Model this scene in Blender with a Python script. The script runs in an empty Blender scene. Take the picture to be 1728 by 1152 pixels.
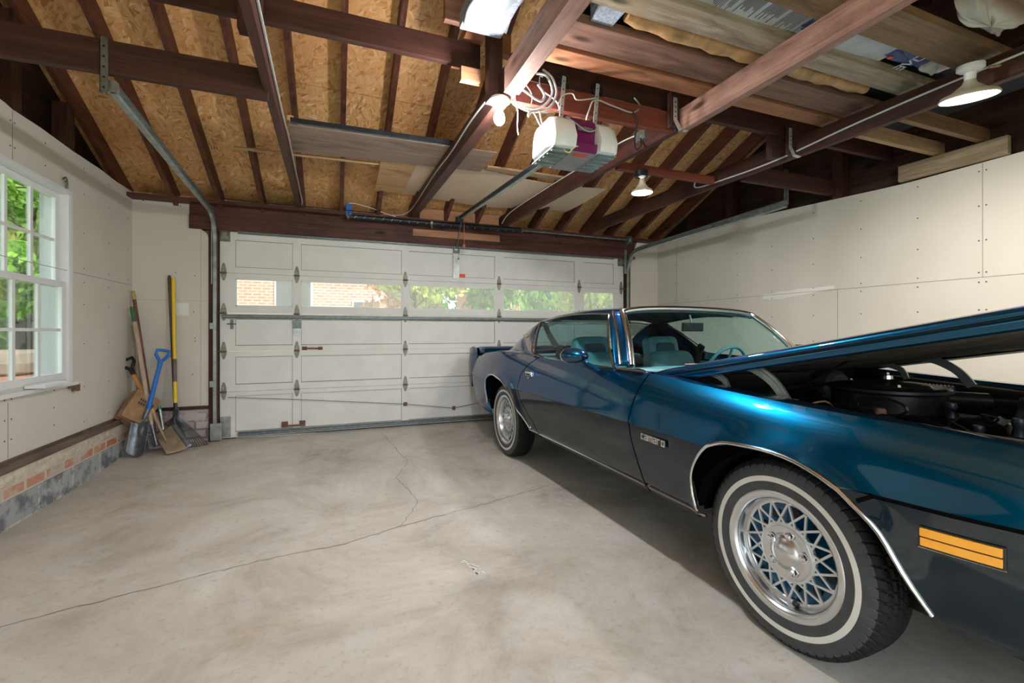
import bpy, bmesh, math, random
from mathutils import Vector, Matrix, Euler
random.seed(7)
sc = bpy.context.scene
C = sc.collection
PI = math.pi

# ------------------------------------------------------------------ camera, world, sun, exposure
cam_d = bpy.data.cameras.new('camera'); cam = bpy.data.objects.new('camera', cam_d); C.objects.link(cam)
cam_d.sensor_width = 36.0; cam_d.lens = 765.0/1728*36; cam_d.shift_y = -16/1728; cam_d.clip_start = .02
cam.location = (0, 0, 1.14); cam.rotation_euler = (PI/2, 0, -.3715)
sc.camera = cam
sc.view_settings.view_transform = 'Standard'; sc.view_settings.look = 'None'
sc.view_settings.gamma = 1; sc.view_settings.use_curve_mapping = False
sc.view_settings.exposure = 0.27
w = bpy.data.worlds.new('world'); sc.world = w; w.use_nodes = True
bg = w.node_tree.nodes['Background']; bg.inputs[0].default_value = (.80, .92, 1.0, 1); bg.inputs[1].default_value = 2.1
def lamp(name, kind, loc, energy, color=(1,1,1), rot=(0,0,0), **kw):
    d = bpy.data.lights.new(name, kind); d.energy = energy; d.color = color
    for k, v in kw.items(): setattr(d, k, v)
    o = bpy.data.objects.new(name, d); o.location = loc; o.rotation_euler = rot; C.objects.link(o); return o
lamp('sun', 'SUN', (0,0,10), 4.0, (1,.95,.85), (math.radians(38), math.radians(30), 0), angle=.02)
# added fill light behind the camera, just outside the back wall opening
lamp('rear_fill', 'AREA', (.6,-1.55,1.25), 30, (.93,.97,1), (PI/2,0,0), shape='RECTANGLE', size=3.6, size_y=2.2)

# ------------------------------------------------------------------ materials
def _mat(name):
    m = bpy.data.materials.new(name); m.use_nodes = True
    nt = m.node_tree; return m, nt, nt.nodes['Principled BSDF']
def N(nt, t, **kw):
    n = nt.nodes.new(t)
    for k, v in kw.items():
        if k.startswith('i_'):
            key = k[2:]; key = int(key) if key.isdigit() else key.replace('_', ' ')
            n.inputs[key].default_value = v
        else: setattr(n, k, v)
    return n
def ramp(nt, stops, src):
    r = nt.nodes.new('ShaderNodeValToRGB'); e = r.color_ramp.elements
    while len(e) < len(stops): e.new(.5)
    for el, (p, c) in zip(e, stops): el.position = p; el.color = (*c, 1) if len(c) == 3 else c
    nt.links.new(src, r.inputs[0]); return r.outputs[0]
def coords(nt, scale=(1,1,1), rot=(0,0,0), kind='Object'):
    tc = N(nt, 'ShaderNodeTexCoord'); mp = N(nt, 'ShaderNodeMapping')
    mp.inputs['Scale'].default_value = scale; mp.inputs['Rotation'].default_value = rot
    nt.links.new(tc.outputs[kind], mp.inputs[0]); return mp.outputs[0]
def noise(nt, vec, scale, detail=4, rough=.55, dist=0):
    n = N(nt, 'ShaderNodeTexNoise', i_Scale=scale, i_Detail=detail, i_Roughness=rough, i_Distortion=dist)
    nt.links.new(vec, n.inputs['Vector']); return n.outputs['Fac']
def mix(nt, a, b, fac, mode='MIX'):
    m = N(nt, 'ShaderNodeMix', data_type='RGBA', blend_type=mode)
    for s, v in ((0, fac), (6, a), (7, b)):
        if hasattr(v, 'links'): nt.links.new(v, m.inputs[s])
        else: m.inputs[s].default_value = v if s == 0 else (*v, 1)
    return m.outputs[2]
def bump(nt, p, h, strength=.3, dist=.005):
    b = N(nt, 'ShaderNodeBump', i_Strength=strength, i_Distance=dist)
    nt.links.new(h, b.inputs['Height']); nt.links.new(b.outputs[0], p.inputs['Normal'])
def plain(name, col, rough=.5, metal=0, var=.12, vs=12, coat=0, bmp=0, **kw):
    m, nt, p = _mat(name)
    v = coords(nt); f = noise(nt, v, vs, 5)
    a = tuple(c*(1-var) for c in col); b = tuple(min(1, c*(1+var)) for c in col)
    nt.links.new(ramp(nt, [(.3, a), (.7, b)], f), p.inputs['Base Color'])
    p.inputs['Roughness'].default_value = rough; p.inputs['Metallic'].default_value = metal
    if coat: p.inputs['Coat Weight'].default_value = coat; p.inputs['Coat Roughness'].default_value = .04
    if bmp: bump(nt, p, f, bmp)
    for k, x in kw.items(): p.inputs[k.replace('_', ' ')].default_value = x
    return m
def wood(name, lo, hi, axis=1, rough=.6, knots=True, spec=.4, wear=None):
    m, nt, p = _mat(name)
    s = [14, 14, 14]; s[axis] = .9
    v = coords(nt, tuple(s)); f = noise(nt, v, 1.6, 8, .65, .6)
    col = ramp(nt, [(.28, lo), (.5, tuple((a+b)/2 for a, b in zip(lo, hi))), (.72, hi)], f)
    s2 = [40, 40, 40]; s2[axis] = 1.2
    g = noise(nt, coords(nt, tuple(s2)), 2.2, 4, .7)
    col = mix(nt, col, tuple(c*.45 for c in lo), ramp(nt, [(.52, (0,0,0)), (.75, (.6,.6,.6))], g))
    if knots:
        sk = [5, 5, 5]; sk[axis] = 1.6
        vo = N(nt, 'ShaderNodeTexVoronoi', i_Scale=1.0, i_Randomness=1.0); nt.links.new(coords(nt, tuple(sk)), vo.inputs['Vector'])
        k = ramp(nt, [(.05, (1,1,1)), (.13, (0,0,0))], vo.outputs['Distance'])
        col = mix(nt, col, tuple(c*.3 for c in lo), k)
    st = noise(nt, coords(nt, tuple(3.2 if i != axis else 1.1 for i in range(3))), 1.5, 7, .7, .8)
    col = mix(nt, col, tuple(c*.38 for c in lo), ramp(nt, [(.50, (0,0,0)), (.66, (.62,.62,.62))], st))
    if wear:
        wz = noise(nt, coords(nt, (1.4,1.4,1.4)), 1.7, 5, .6)
        col = mix(nt, col, wear, ramp(nt, [(.50, (0,0,0)), (.68, (.75,.75,.75))], wz))
    nt.links.new(col, p.inputs['Base Color']); p.inputs['Roughness'].default_value = rough
    p.inputs['Specular IOR Level'].default_value = spec
    bump(nt, p, f, .35, .004)
    return m
M = {}
M['beam_y'] = wood('dark_stained_beam_y', (.035,.012,.010), (.125,.044,.030), 1)
M['beam_x'] = wood('dark_stained_beam_x', (.028,.010,.008), (.095,.034,.024), 0)
M['beam_z'] = wood('dark_stained_post', (.03,.011,.009), (.10,.038,.028), 2)
M['rafter'] = wood('brown_rafter', (.055,.016,.010), (.20,.068,.036), 1)
M['beam_pale'] = wood('worn_pink_beam', (.20,.085,.06), (.50,.28,.22), 1, wear=(.42,.26,.20))
M['beam_red'] = wood('red_stained_board', (.14,.025,.014), (.30,.075,.045), 0)
M['orange_x'] = wood('orange_board', (.30,.11,.05), (.52,.23,.11), 0, wear=(.26,.12,.08))
M['plank_brown'] = wood('brown_loft_plank', (.13,.06,.042), (.34,.18,.125), 0, wear=(.16,.09,.07))
M['plank_grey'] = wood('grey_weathered_plank', (.20,.14,.09), (.56,.45,.33), 0, wear=(.30,.22,.14))
M['plank_tan'] = wood('tan_loft_plank', (.13,.075,.04), (.36,.21,.11), 0, wear=(.18,.11,.06))
M['pale_pine'] = wood('pale_pine', (.34,.21,.11), (.58,.39,.23), 0)
M['pale_pine_y'] = wood('pale_weathered_board', (.22,.15,.09), (.56,.44,.30), 1, wear=(.30,.22,.14))
M['new_pine'] = wood('new_pine_block', (.42,.19,.10), (.62,.32,.18), 0)
M['header'] = wood('red_brown_header', (.045,.015,.011), (.15,.052,.036), 0)
M['jamb'] = wood('red_brown_jamb', (.05,.014,.010), (.13,.045,.032), 2)
M['dark_sheath'] = wood('dark_gable_sheathing', (.020,.011,.009), (.095,.045,.032), 1)
M['sill_wood'] = wood('weathered_sill_plate', (.09,.065,.05), (.23,.17,.13), 1)
M['ply_grey'] = wood('grey_plywood', (.22,.14,.105), (.42,.30,.24), 0, knots=False)
M['ply_orange'] = wood('fresh_plywood', (.52,.28,.12), (.74,.46,.24), 0, knots=False)
M['hardboard'] = plain('cream_hardboard', (.76,.56,.40), .55, var=.06, vs=3)
M['white_paint'] = plain('white_paint', (.82,.83,.84), .4, var=.03, vs=6)
M['door_paint'] = plain('off_white_door_paint', (.80,.80,.775), .45, var=.05, vs=4, bmp=.05)
M['steel'] = plain('galvanised_steel', (.42,.46,.45), .38, .85, .25, 18)
M['steel_dark'] = plain('dull_grey_steel', (.20,.22,.22), .45, .7, .3, 25)
M['hinge'] = plain('weathered_hinge_steel', (.27,.28,.24), .5, .6, .35, 30)
M['rust'] = plain('rusty_pin', (.22,.12,.08), .7, .3, .4, 60)
M['black'] = plain('black_plastic', (.015,.015,.017), .4, 0, .2)
M['black_metal'] = plain('black_metal', (.03,.035,.045), .4, .6, .3)
M['engine_black'] = plain('engine_black', (.016,.014,.013), .26, .2, .4, 30)
M['rubber'] = plain('rubber', (.012,.012,.013), .6, 0, .25, 40, Specular_IOR_Level=.25)
M['tire_wall'] = plain('tire_sidewall_rubber', (.050,.054,.060), .5, 0, .18, 20)
M['whitewall'] = plain('whitewall_rubber', (.72,.71,.66), .5, 0, .05)
M['chrome'] = plain('chrome', (.82,.83,.85), .12, 1, .04)
M['brushed'] = plain('brushed_trim_ring', (.72,.73,.75), .27, 1, .06)
M['wheel_blue'] = plain('wheel_centre_blue', (.004,.12,.26), .3, .4, .15, coat=.6)
M['white_cable'] = plain('white_cable', (.80,.80,.78), .45, 0, .05)
M['grey_cable'] = plain('grey_cable', (.42,.42,.42), .5, 0, .05)
M['red'] = plain('red_tag', (.85,.08,.04), .5, 0, .05)
M['blue_plastic'] = plain('blue_plastic', (.01,.17,.62), .38, 0, .08)
M['porcelain'] = plain('white_porcelain', (.85,.85,.85), .3, 0, .03)
M['amber'] = plain('amber_lens', (.95,.38,.01), .25, 0, .08, coat=.8)
M['interior_blue'] = plain('blue_vinyl', (.11,.31,.38), .45, 0, .2, 8)
M['interior_dark'] = plain('dark_blue_cloth', (.03,.09,.13), .7, 0, .2, 8)
M['belt'] = plain('black_webbing', (.02,.02,.022), .7, 0, .2)
def emit(name, col, s):
    m, nt, p = _mat(name); p.inputs['Base Color'].default_value = (1,1,1,1)
    p.inputs['Emission Color'].default_value = (*col, 1); p.inputs['Emission Strength'].default_value = s; return m
M['bulb'] = emit('lit_bulb', (.95,.97,1), 60)
M['lamp_face'] = emit('lit_reflector_face', (1,.97,.90), 25)
M['lamp_face_warm'] = emit('lit_warm_reflector_face', (1,.93,.80), 25)

def paint(name, base, metal=.75, rough=.30, edge=(.0,.12,.20)):
    m, nt, p = _mat(name)
    fl = noise(nt, coords(nt), 900, 2, .6)
    col = mix(nt, tuple(c*.85 for c in base), tuple(c*1.2 for c in base), fl)
    nt.links.new(col, p.inputs['Base Color'])
    p.inputs['Metallic'].default_value = metal; p.inputs['Roughness'].default_value = rough; p.inputs['Specular Tint'].default_value = (*edge, 1)
    p.inputs['Coat Weight'].default_value = 1; p.inputs['Coat Roughness'].default_value = .025; p.inputs['Coat IOR'].default_value = 1.5
    return m
M['paint'] = paint('metallic_blue_paint', (.0,.088,.195), .92)
M['paint_shade'] = paint('lower_body_paint_shade', (.002,.010,.017), .3, .5)  # darker copy of the body paint: shade below the crease put into the colour

def glass(name, tint=(.9,.97,.95), refl=.06, haze=0.0):
    m = bpy.data.materials.new(name); m.use_nodes = True; nt = m.node_tree
    for n in list(nt.nodes):
        if n.type == 'BSDF_PRINCIPLED': nt.nodes.remove(n)
    out = [n for n in nt.nodes if n.type == 'OUTPUT_MATERIAL'][0]
    tr = N(nt, 'ShaderNodeBsdfTransparent'); tr.inputs[0].default_value = (*tint, 1)
    gl = N(nt, 'ShaderNodeBsdfGlossy', i_Roughness=.02)
    lw = N(nt, 'ShaderNodeLayerWeight', i_Blend=.12)
    mx = N(nt, 'ShaderNodeMixShader')
    ad = N(nt, 'ShaderNodeMath', operation='MULTIPLY_ADD'); ad.inputs[1].default_value = .6; ad.inputs[2].default_value = refl
    nt.links.new(lw.outputs['Fresnel'], ad.inputs[0]); nt.links.new(ad.outputs[0], mx.inputs[0])
    nt.links.new(tr.outputs[0], mx.inputs[1]); nt.links.new(gl.outputs[0], mx.inputs[2])
    last = mx.outputs[0]
    if haze:
        df = N(nt, 'ShaderNodeBsdfTranslucent'); df.inputs[0].default_value = (.9,.9,.88,1)
        m2 = N(nt, 'ShaderNodeMixShader'); m2.inputs[0].default_value = haze
        nt.links.new(last, m2.inputs[1]); nt.links.new(df.outputs[0], m2.inputs[2]); last = m2.outputs[0]
    nt.links.new(last, out.inputs[0]); return m
M['window_glass'] = glass('window_glass', (.97,.98,.98), .02, .0)
M['door_glass'] = glass('dusty_door_glass', (.98,.98,.96), .02, .22)
M['car_glass'] = glass('tinted_car_glass', (.80,.97,.95), .05)

def osb():
    m, nt, p = _mat('osb_roof_panels')
    base = coords(nt)
    cells = N(nt, 'ShaderNodeTexVoronoi', i_Scale=16.0); nt.links.new(base, cells.inputs['Vector'])
    sep = N(nt, 'ShaderNodeSeparateColor'); nt.links.new(cells.outputs['Color'], sep.inputs[0])
    ang = N(nt, 'ShaderNodeMath', operation='MULTIPLY', i_1=2.2); nt.links.new(sep.outputs[0], ang.inputs[0])
    rot = N(nt, 'ShaderNodeVectorRotate', rotation_type='Z_AXIS'); nt.links.new(base, rot.inputs[0]); nt.links.new(ang.outputs[0], rot.inputs['Angle'])
    mp = N(nt, 'ShaderNodeMapping'); mp.inputs['Scale'].default_value = (9,46,9); nt.links.new(rot.outputs[0], mp.inputs[0])
    v2 = N(nt, 'ShaderNodeTexVoronoi', i_Scale=1.3); nt.links.new(mp.outputs[0], v2.inputs['Vector'])
    s2 = N(nt, 'ShaderNodeSeparateColor'); nt.links.new(v2.outputs['Color'], s2.inputs[0])
    col = ramp(nt, [(0, (.50,.22,.075)), (.2, (.76,.39,.145)), (.6, (.82,.47,.20)), (.92, (.88,.56,.28)), (1, (.95,.70,.42))], s2.outputs[1])
    big = noise(nt, base, 1.3, 3)
    col = mix(nt, col, (.62,.28,.10), ramp(nt, [(.4, (0,0,0)), (.7, (.55,.55,.55))], big))
    # panel joints across the slope and thin ink marks
    sp = N(nt, 'ShaderNodeSeparateXYZ'); nt.links.new(base, sp.inputs[0])
    nt.links.new(col, p.inputs['Base Color']); p.inputs['Roughness'].default_value = .62
    bump(nt, p, s2.outputs[1], .3, .002)
    return m
M['osb'] = osb()

def concrete():
    m, nt, p = _mat('garage_concrete')
    v = coords(nt)
    a = noise(nt, v, 1.3, 12, .72, .8); b = noise(nt, v, 4.5, 10, .72, .4); c = noise(nt, v, 26, 6, .75)
    v3 = coords(nt, (1,1,1)); d = noise(nt, v3, .55, 5, .6, 1.2)
    col = ramp(nt, [(.30, (.33,.29,.235)), (.46, (.53,.495,.435)), (.60, (.64,.61,.555)), (.76, (.74,.73,.70))], a)
    col = mix(nt, col, (.62,.62,.62), ramp(nt, [(.5, (0,0,0)), (.66, (.7,.7,.7))], b))
    col = mix(nt, col, (.56,.43,.34), ramp(nt, [(.55, (0,0,0)), (.72, (.5,.5,.5))], d))
    col = mix(nt, col, (.40,.36,.31), ramp(nt, [(.54, (0,0,0)), (.70, (.7,.7,.7))], c))
    col = mix(nt, col, (.30,.24,.19), ramp(nt, [(.62, (0,0,0)), (.74, (.55,.55,.55))], noise(nt, coords(nt, (1,1,1), (0,0,1.1)), 2.1, 9, .7, 1.0)))
    nt.links.new(col, p.inputs['Base Color'])
    r = ramp(nt, [(.35, (.36,)*3), (.7, (.62,)*3)], b); nt.links.new(r, p.inputs['Roughness'])
    bump(nt, p, b, .12, .006); return m
M['concrete'] = concrete()
def drywall():
    m, nt, p = _mat('unpainted_drywall')
    v = coords(nt); a = noise(nt, v, 1.2, 5, .6)
    col = ramp(nt, [(.35, (.68,.645,.58)), (.7, (.745,.71,.645))], a)
    nt.links.new(col, p.inputs['Base Color']); p.inputs['Roughness'].default_value = .75; return m
M['drywall'] = drywall()
M['dry_edge'] = plain('drywall_joint', (.36,.34,.31), .8)
M['patch'] = plain('white_joint_compound', (.86,.85,.82), .7, var=.03)
M['screw'] = plain('dark_screw', (.10,.09,.08), .6)
def brick(name, c1, c2, mortar, axis='x', bw=.2, bh=.067, ms=.012, smear=None, off=(0,0,0)):
    m, nt, p = _mat(name)
    tc = N(nt, 'ShaderNodeTexCoord'); sp = N(nt, 'ShaderNodeSeparateXYZ'); cb = N(nt, 'ShaderNodeCombineXYZ')
    nt.links.new(tc.outputs['Object'], sp.inputs[0])
    nt.links.new(sp.outputs[0 if axis == 'x' else 1], cb.inputs[0]); nt.links.new(sp.outputs[2], cb.inputs[1])
    b = N(nt, 'ShaderNodeTexBrick', i_Scale=1.0); nt.links.new(cb.outputs[0], b.inputs['Vector'])
    b.inputs['Color1'].default_value = (*c1,1); b.inputs['Color2'].default_value = (*c2,1); b.inputs['Mortar'].default_value = (*mortar,1)
    b.inputs['Mortar Size'].default_value = ms; b.inputs['Brick Width'].default_value = bw; b.inputs['Row Height'].default_value = bh
    col = b.outputs['Color']
    if smear:
        f = noise(nt, tc.outputs['Object'], 7, 6, .65)
        col = mix(nt, col, smear, ramp(nt, [(.45, (0,0,0)), (.58, (.9,.9,.9))], f))
    nt.links.new(col, p.inputs['Base Color']); p.inputs['Roughness'].default_value = .85
    bump(nt, p, b.outputs['Fac'], -.4, .006); return m
M['brick_base'] = brick('red_base_brick', (.50,.17,.10), (.60,.30,.20), (.64,.58,.48), 'y', .21, .082, .014, (.58,.52,.44))
M['block_base'] = brick('stained_base_block', (.46,.48,.50), (.36,.38,.40), (.58,.57,.53), 'y', .40, .2, .012, (.13,.145,.16))
M['mortar'] = plain('rough_mortar', (.62,.56,.45), .9, 0, .2, 20, bmp=.6)
M['brick_white'] = brick('whitewashed_brick', (.66,.60,.58), (.44,.36,.35), (.26,.24,.23), 'x', .2, .085, .010, (.60,.55,.53))
M['brick_house'] = brick('red_house_brick', (.62,.22,.13), (.72,.34,.22), (.78,.70,.62), 'x', .21, .075, .012)

# ------------------------------------------------------------------ mesh builder
class MB:
    def __init__(s): s.bm = bmesh.new(); s.mi = 0
    def _f(s, vs, mi=None):
        try: f = s.bm.faces.new(vs)
        except ValueError: return None
        f.material_index = s.mi if mi is None else mi; return f
    def hexa(s, P):
        v = [s.bm.verts.new(p) for p in P]
        for q in ((0,3,2,1),(4,5,6,7),(0,1,5,4),(1,2,6,5),(2,3,7,6),(3,0,4,7)): s._f([v[i] for i in q])
        return s
    def box(s, c, d, rot=None):
        x, y, z = (k/2 for k in d); P = [(-x,-y,-z),(x,-y,-z),(x,y,-z),(-x,y,-z),(-x,-y,z),(x,-y,z),(x,y,z),(-x,y,z)]
        R = (Euler(rot).to_matrix() if rot is not None and not isinstance(rot, Matrix) else rot)
        return s.hexa([Vector(c) + ((R @ Vector(p)) if R is not None else Vector(p)) for p in P])
    def b2(s, lo, hi):
        return s.box([(a+b)/2 for a, b in zip(lo, hi)], [abs(b-a) for a, b in zip(lo, hi)])
    def beam(s, a, b, w, h, up=(0,0,1)):
        a, b = Vector(a), Vector(b); d = (b-a); L = d.length; d.normalize()
        sd = d.cross(Vector(up)); sd = sd.normalized() if sd.length > 1e-6 else Vector((1,0,0)); u = sd.cross(d)
        P = []
        for o in (-h/2, h/2):
            for e, t in ((a,-w/2),(a,w/2),(b,w/2),(b,-w/2)): P.append(e + sd*t + u*o)
        return s.hexa(P)
    def tube(s, pts, r, n=8, caps=True, closed=False):
        pts = [Vector(p) for p in pts]; rings = []; m = len(pts)
        rr = r if isinstance(r, (list, tuple)) else [r]*m; prev = None
        for i, p in enumerate(pts):
            a = pts[i-1] if (i or closed) else pts[i]; b = pts[(i+1) % m] if (i < m-1 or closed) else pts[i]
            d = (b-a).normalized()
            if prev is None:
                sd = d.cross(Vector((0,0,1)));
                if sd.length < 1e-3: sd = d.cross(Vector((1,0,0)))
                sd.normalize()
            else:
                sd = prev - d*prev.dot(d); sd.normalize()
            prev = sd; u = sd.cross(d)
            rings.append([s.bm.verts.new(p + (sd*math.cos(2*PI*k/n) + u*math.sin(2*PI*k/n))*rr[i]) for k in range(n)])
        for i in range(m if closed else m-1):
            A, B = rings[i], rings[(i+1) % m]
            for k in range(n): s._f([A[k], A[(k+1)%n], B[(k+1)%n], B[k]])
        if caps and not closed: s._f(rings[0][::-1]); s._f(rings[-1])
        return s
    def lathe(s, prof, c=(0,0,0), axis=(0,0,1), n=32, mis=None, cap=False):
        ax = Vector(axis).normalized(); t = Vector((1,0,0)) if abs(ax.x) < .9 else Vector((0,1,0))
        u = ax.cross(t).normalized(); v = ax.cross(u); c = Vector(c); rings = []
        for r, h in prof:
            if r < 1e-6: rings.append([s.bm.verts.new(c + ax*h)])
            else: rings.append([s.bm.verts.new(c + ax*h + (u*math.cos(2*PI*k/n)+v*math.sin(2*PI*k/n))*r) for k in range(n)])
        for i in range(len(rings)-1):
            A, B = rings[i], rings[i+1]; mi = mis[i] if mis else None
            for k in range(n):
                k2 = (k+1) % n
                if len(A) == 1 and len(B) == 1: continue
                if len(A) == 1: s._f([A[0], B[k2], B[k]], mi)
                elif len(B) == 1: s._f([A[k], A[k2], B[0]], mi)
                else: s._f([A[k], A[k2], B[k2], B[k]], mi)
        return s
    def grid(s, fn, nu, nv, mifn=None):
        V = [[s.bm.verts.new(fn(i/nu, j/nv)) for j in range(nv+1)] for i in range(nu+1)]
        for i in range(nu):
            for j in range(nv):
                s._f([V[i][j], V[i+1][j], V[i+1][j+1], V[i][j+1]], mifn(i/nu, j/nv) if mifn else None)
        return s
    def prism(s, poly, d):
        d = Vector(d); A = [s.bm.verts.new(p) for p in poly]; B = [s.bm.verts.new(Vector(p)+d) for p in poly]
        s._f(A[::-1]); s._f(B); n = len(A)
        for i in range(n): s._f([A[i], A[(i+1)%n], B[(i+1)%n], B[i]])
        return s
    def build(s, name, mat, parent=None, smooth=False, bevel=0, solid=0, weld=False, keep=False, noflip=False, sharp=40):
        bm = s.bm
        if weld: bmesh.ops.remove_doubles(bm, verts=bm.verts, dist=2e-4)
        if not noflip: bmesh.ops.recalc_face_normals(bm, faces=bm.faces)
        if bevel:
            bmesh.ops.bevel(bm, geom=[e for e in bm.edges if e.is_manifold and e.calc_face_angle(0) > .7], offset=bevel, segments=2, affect='EDGES', profile=.6)
        me = bpy.data.meshes.new(name)
        base = None
        if parent is not None:
            off = Vector((0,0,0)); q = parent
            while q is not None:
                off += q.location
                if q.get('_world'): base = off; break
                q = q.parent
        if base is not None:
            for v in bm.verts: v.co -= base
            loc = None
        elif parent is None and not keep:
            lo = [min(v.co[i] for v in bm.verts) for i in range(3)]; hi = [max(v.co[i] for v in bm.verts) for i in range(3)]
            loc = Vector(((lo[0]+hi[0])/2, (lo[1]+hi[1])/2, lo[2]))
            for v in bm.verts: v.co -= loc
        else: loc = None
        bm.to_mesh(me); bm.free()
        for m in (mat if isinstance(mat, (list, tuple)) else [mat]): me.materials.append(m)
        o = bpy.data.objects.new(name, me); C.objects.link(o)
        if loc is not None: o.location = loc
        if parent is not None: o.parent = parent
        if smooth:
            for p in me.polygons: p.use_smooth = True
            try: me.set_sharp_from_angle(angle=math.radians(sharp))
            except Exception: pass
        if solid:
            md = o.modifiers.new('thickness', 'SOLIDIFY'); md.thickness = solid; md.offset = 0
        return o
def tag(o, label=None, cat=None, group=None, kind=None):
    if label: o['label'] = label
    if cat: o['category'] = cat
    if group: o['group'] = group
    if kind: o['kind'] = kind
    return o
def thing(name, loc, label=None, cat=None, group=None, kind=None, rz=0, world=True):
    o = bpy.data.objects.new(name, None); C.objects.link(o); o.location = loc; o.rotation_euler = (0,0,rz); o.empty_display_size = .1
    if world: o['_world'] = 1
    return tag(o, label, cat, group, kind)
def arc(c, r, a0, a1, n, plane='xz', y=0):
    return [(c[0]+r*math.cos(a0+(a1-a0)*i/n), y, c[1]+r*math.sin(a0+(a1-a0)*i/n)) for i in range(n+1)]
def smooth_path(pts, k=6):
    P = [Vector(p) for p in pts]; out = []
    for i in range(len(P)-1):
        p0 = P[max(i-1,0)]; p1 = P[i]; p2 = P[i+1]; p3 = P[min(i+2,len(P)-1)]
        for j in range(k):
            t = j/k; out.append(.5*((2*p1)+(p2-p0)*t+(2*p0-5*p1+4*p2-p3)*t*t+(3*p1-p0-3*p2+p3)*t**3))
    out.append(P[-1]); return out
def lerp(a, b, t): return a+(b-a)*t
def interp(tab, x):
    if x <= tab[0][0]: return tab[0][1]
    for (x0, y0), (x1, y1) in zip(tab, tab[1:]):
        if x <= x1: return lerp(y0, y1, (x-x0)/(x1-x0))
    return tab[-1][1]
def sinterp(tab, x):
    n = len(tab)
    if x <= tab[0][0]: return tab[0][1]
    if x >= tab[-1][0]: return tab[-1][1]
    for i in range(n-1):
        if x <= tab[i+1][0]:
            x0, y0 = tab[i]; x1, y1 = tab[i+1]; h = x1-x0; t = (x-x0)/h
            m0 = (y1-tab[i-1][1])/(x1-tab[i-1][0]) if i else (y1-y0)/h
            m1 = (tab[i+2][1]-y0)/(tab[i+2][0]-x0) if i < n-2 else (y1-y0)/h
            return (2*t**3-3*t*t+1)*y0+(t**3-2*t*t+t)*h*m0+(-2*t**3+3*t*t)*y1+(t**3-t*t)*h*m1
# ------------------------------------------------------------------ room shell
XL, XR, YF, YB = -1.805, 4.34, 5.34, -1.0
def floor_z(x, y):
    t = min(1, max(0, (y-4.3)/1.0)); return .05*t*t*(3-2*t)
ZC = [0.0]
mb = MB(); mb.grid(lambda u, v: (lerp(-2.2,4.7,u), lerp(-1.6,6.0,v), floor_z(0, lerp(-1.6,6.0,v))), 20, 60)
floor = tag(mb.build('floor', M['concrete'], keep=True, smooth=True), kind='structure')
floor['_world'] = 1
def crack(pts, wd):
    mb = MB(); P = []
    for a, b in zip(pts, pts[1:]):
        n = max(2, int(math.dist(a, b)/.035))
        for i in range(n):
            t = i/n; P.append((lerp(a[0],b[0],t)+random.uniform(-.008,.008), lerp(a[1],b[1],t)+random.uniform(-.009,.009)))
    P.append(pts[-1]); L = []; R = []
    for i, p in enumerate(P):
        a = P[max(0,i-1)]; b = P[min(len(P)-1,i+1)]; d = Vector((b[0]-a[0], b[1]-a[1])).normalized(); n = Vector((-d.y, d.x))*wd*random.uniform(.35,1)
        z = floor_z(*p)+.0015
        L.append(mb.bm.verts.new((p[0]+n.x, p[1]+n.y, z))); R.append(mb.bm.verts.new((p[0]-n.x, p[1]-n.y, z)))
    for i in range(len(P)-1): mb._f([L[i], R[i], R[i+1], L[i+1]])
    return mb.build('crack', M['crack'], floor)
M['crack'] = plain('crack_shadow_dirt', (.17,.14,.11), .9)
crack([(-1.80,2.22),(-1.42,2.30),(-.86,2.44),(-.35,2.56),(.05,2.60),(.36,2.72),(.90,2.86),(1.45,3.03),(2.1,3.2)], .0024)
crack([(.36,2.72),(.52,3.05),(.50,3.30),(.44,3.62),(.60,4.05),(.55,4.5),(.47,5.1)], .0022)
mb = MB()
for k in range(26):
    x = .62+random.uniform(-.02,.02); y = 2.12+random.uniform(-.07,.07)
    mb.box((x+(y-2.12)*-.3, y, .0015), (.007, random.uniform(.006,.03), .001), (0,0,random.uniform(.2,.5)))
mb.build('paint_fleck', M['patch'], floor)

# drywall faces are walls; z of the ragged top edge
def wall_panel(name, pts, axis_pos, axis, thick):
    mb = MB()
    if axis == 'x': poly = [(axis_pos, y, z) for y, z in pts]; d = (thick,0,0)
    else: poly = [(x, axis_pos, z) for x, z in pts]; d = (0,thick,0)
    mb.prism(poly, d); return tag(mb.build(name, M['drywall'], keep=True), kind='structure')
# left wall with two window openings, built of separate vertical strips of one mesh
WZ0, WZ1 = .80, 2.15
WIN = [(3.33, 4.235), (1.15, 2.05)]
def strip_wall(name, x0, x1, ztop, zbot, ys, holes, mat):
    mb = MB(); cuts = sorted(set([ys[0], ys[1]] + [h for w in holes for h in w]+[p[0] for p in ztop if ys[0] < p[0] < ys[1]]))
    for a, b in zip(cuts, cuts[1:]):
        hole = any(h0 <= (a+b)/2 <= h1 for h0, h1 in holes)
        za, zb = interp(ztop, a), interp(ztop, b)
        segs = [(zbot, WZ0, zbot, WZ0), (WZ1, za, WZ1, zb)] if hole else [(zbot, za, zbot, zb)]
        for l0, h0, l1, h1 in segs:
            mb.hexa([(x0,a,l0),(x1,a,l0),(x1,b,l1),(x0,b,l1),(x0,a,h0),(x1,a,h0),(x1,b,h1),(x0,b,h1)])
    return tag(mb.build(name, mat, keep=True, weld=True), kind='structure')
topL = [(-1,2.49),(3.2,2.49),(3.55,2.485),(3.62,2.475),(3.9,2.483),(4.3,2.474),(4.7,2.482),(5.0,2.470),(5.34,2.478)]
wl = strip_wall('wall_left', XL, XL-.013, topL, .385, (YB, YF+.03), WIN, M['drywall']); wl['_world'] = 1
topR = [(-1,2.36),(1.6,2.363),(2.3,2.353),(3.0,2.385),(3.66,2.415),(4.5,2.43),(5.34,2.445)]
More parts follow.
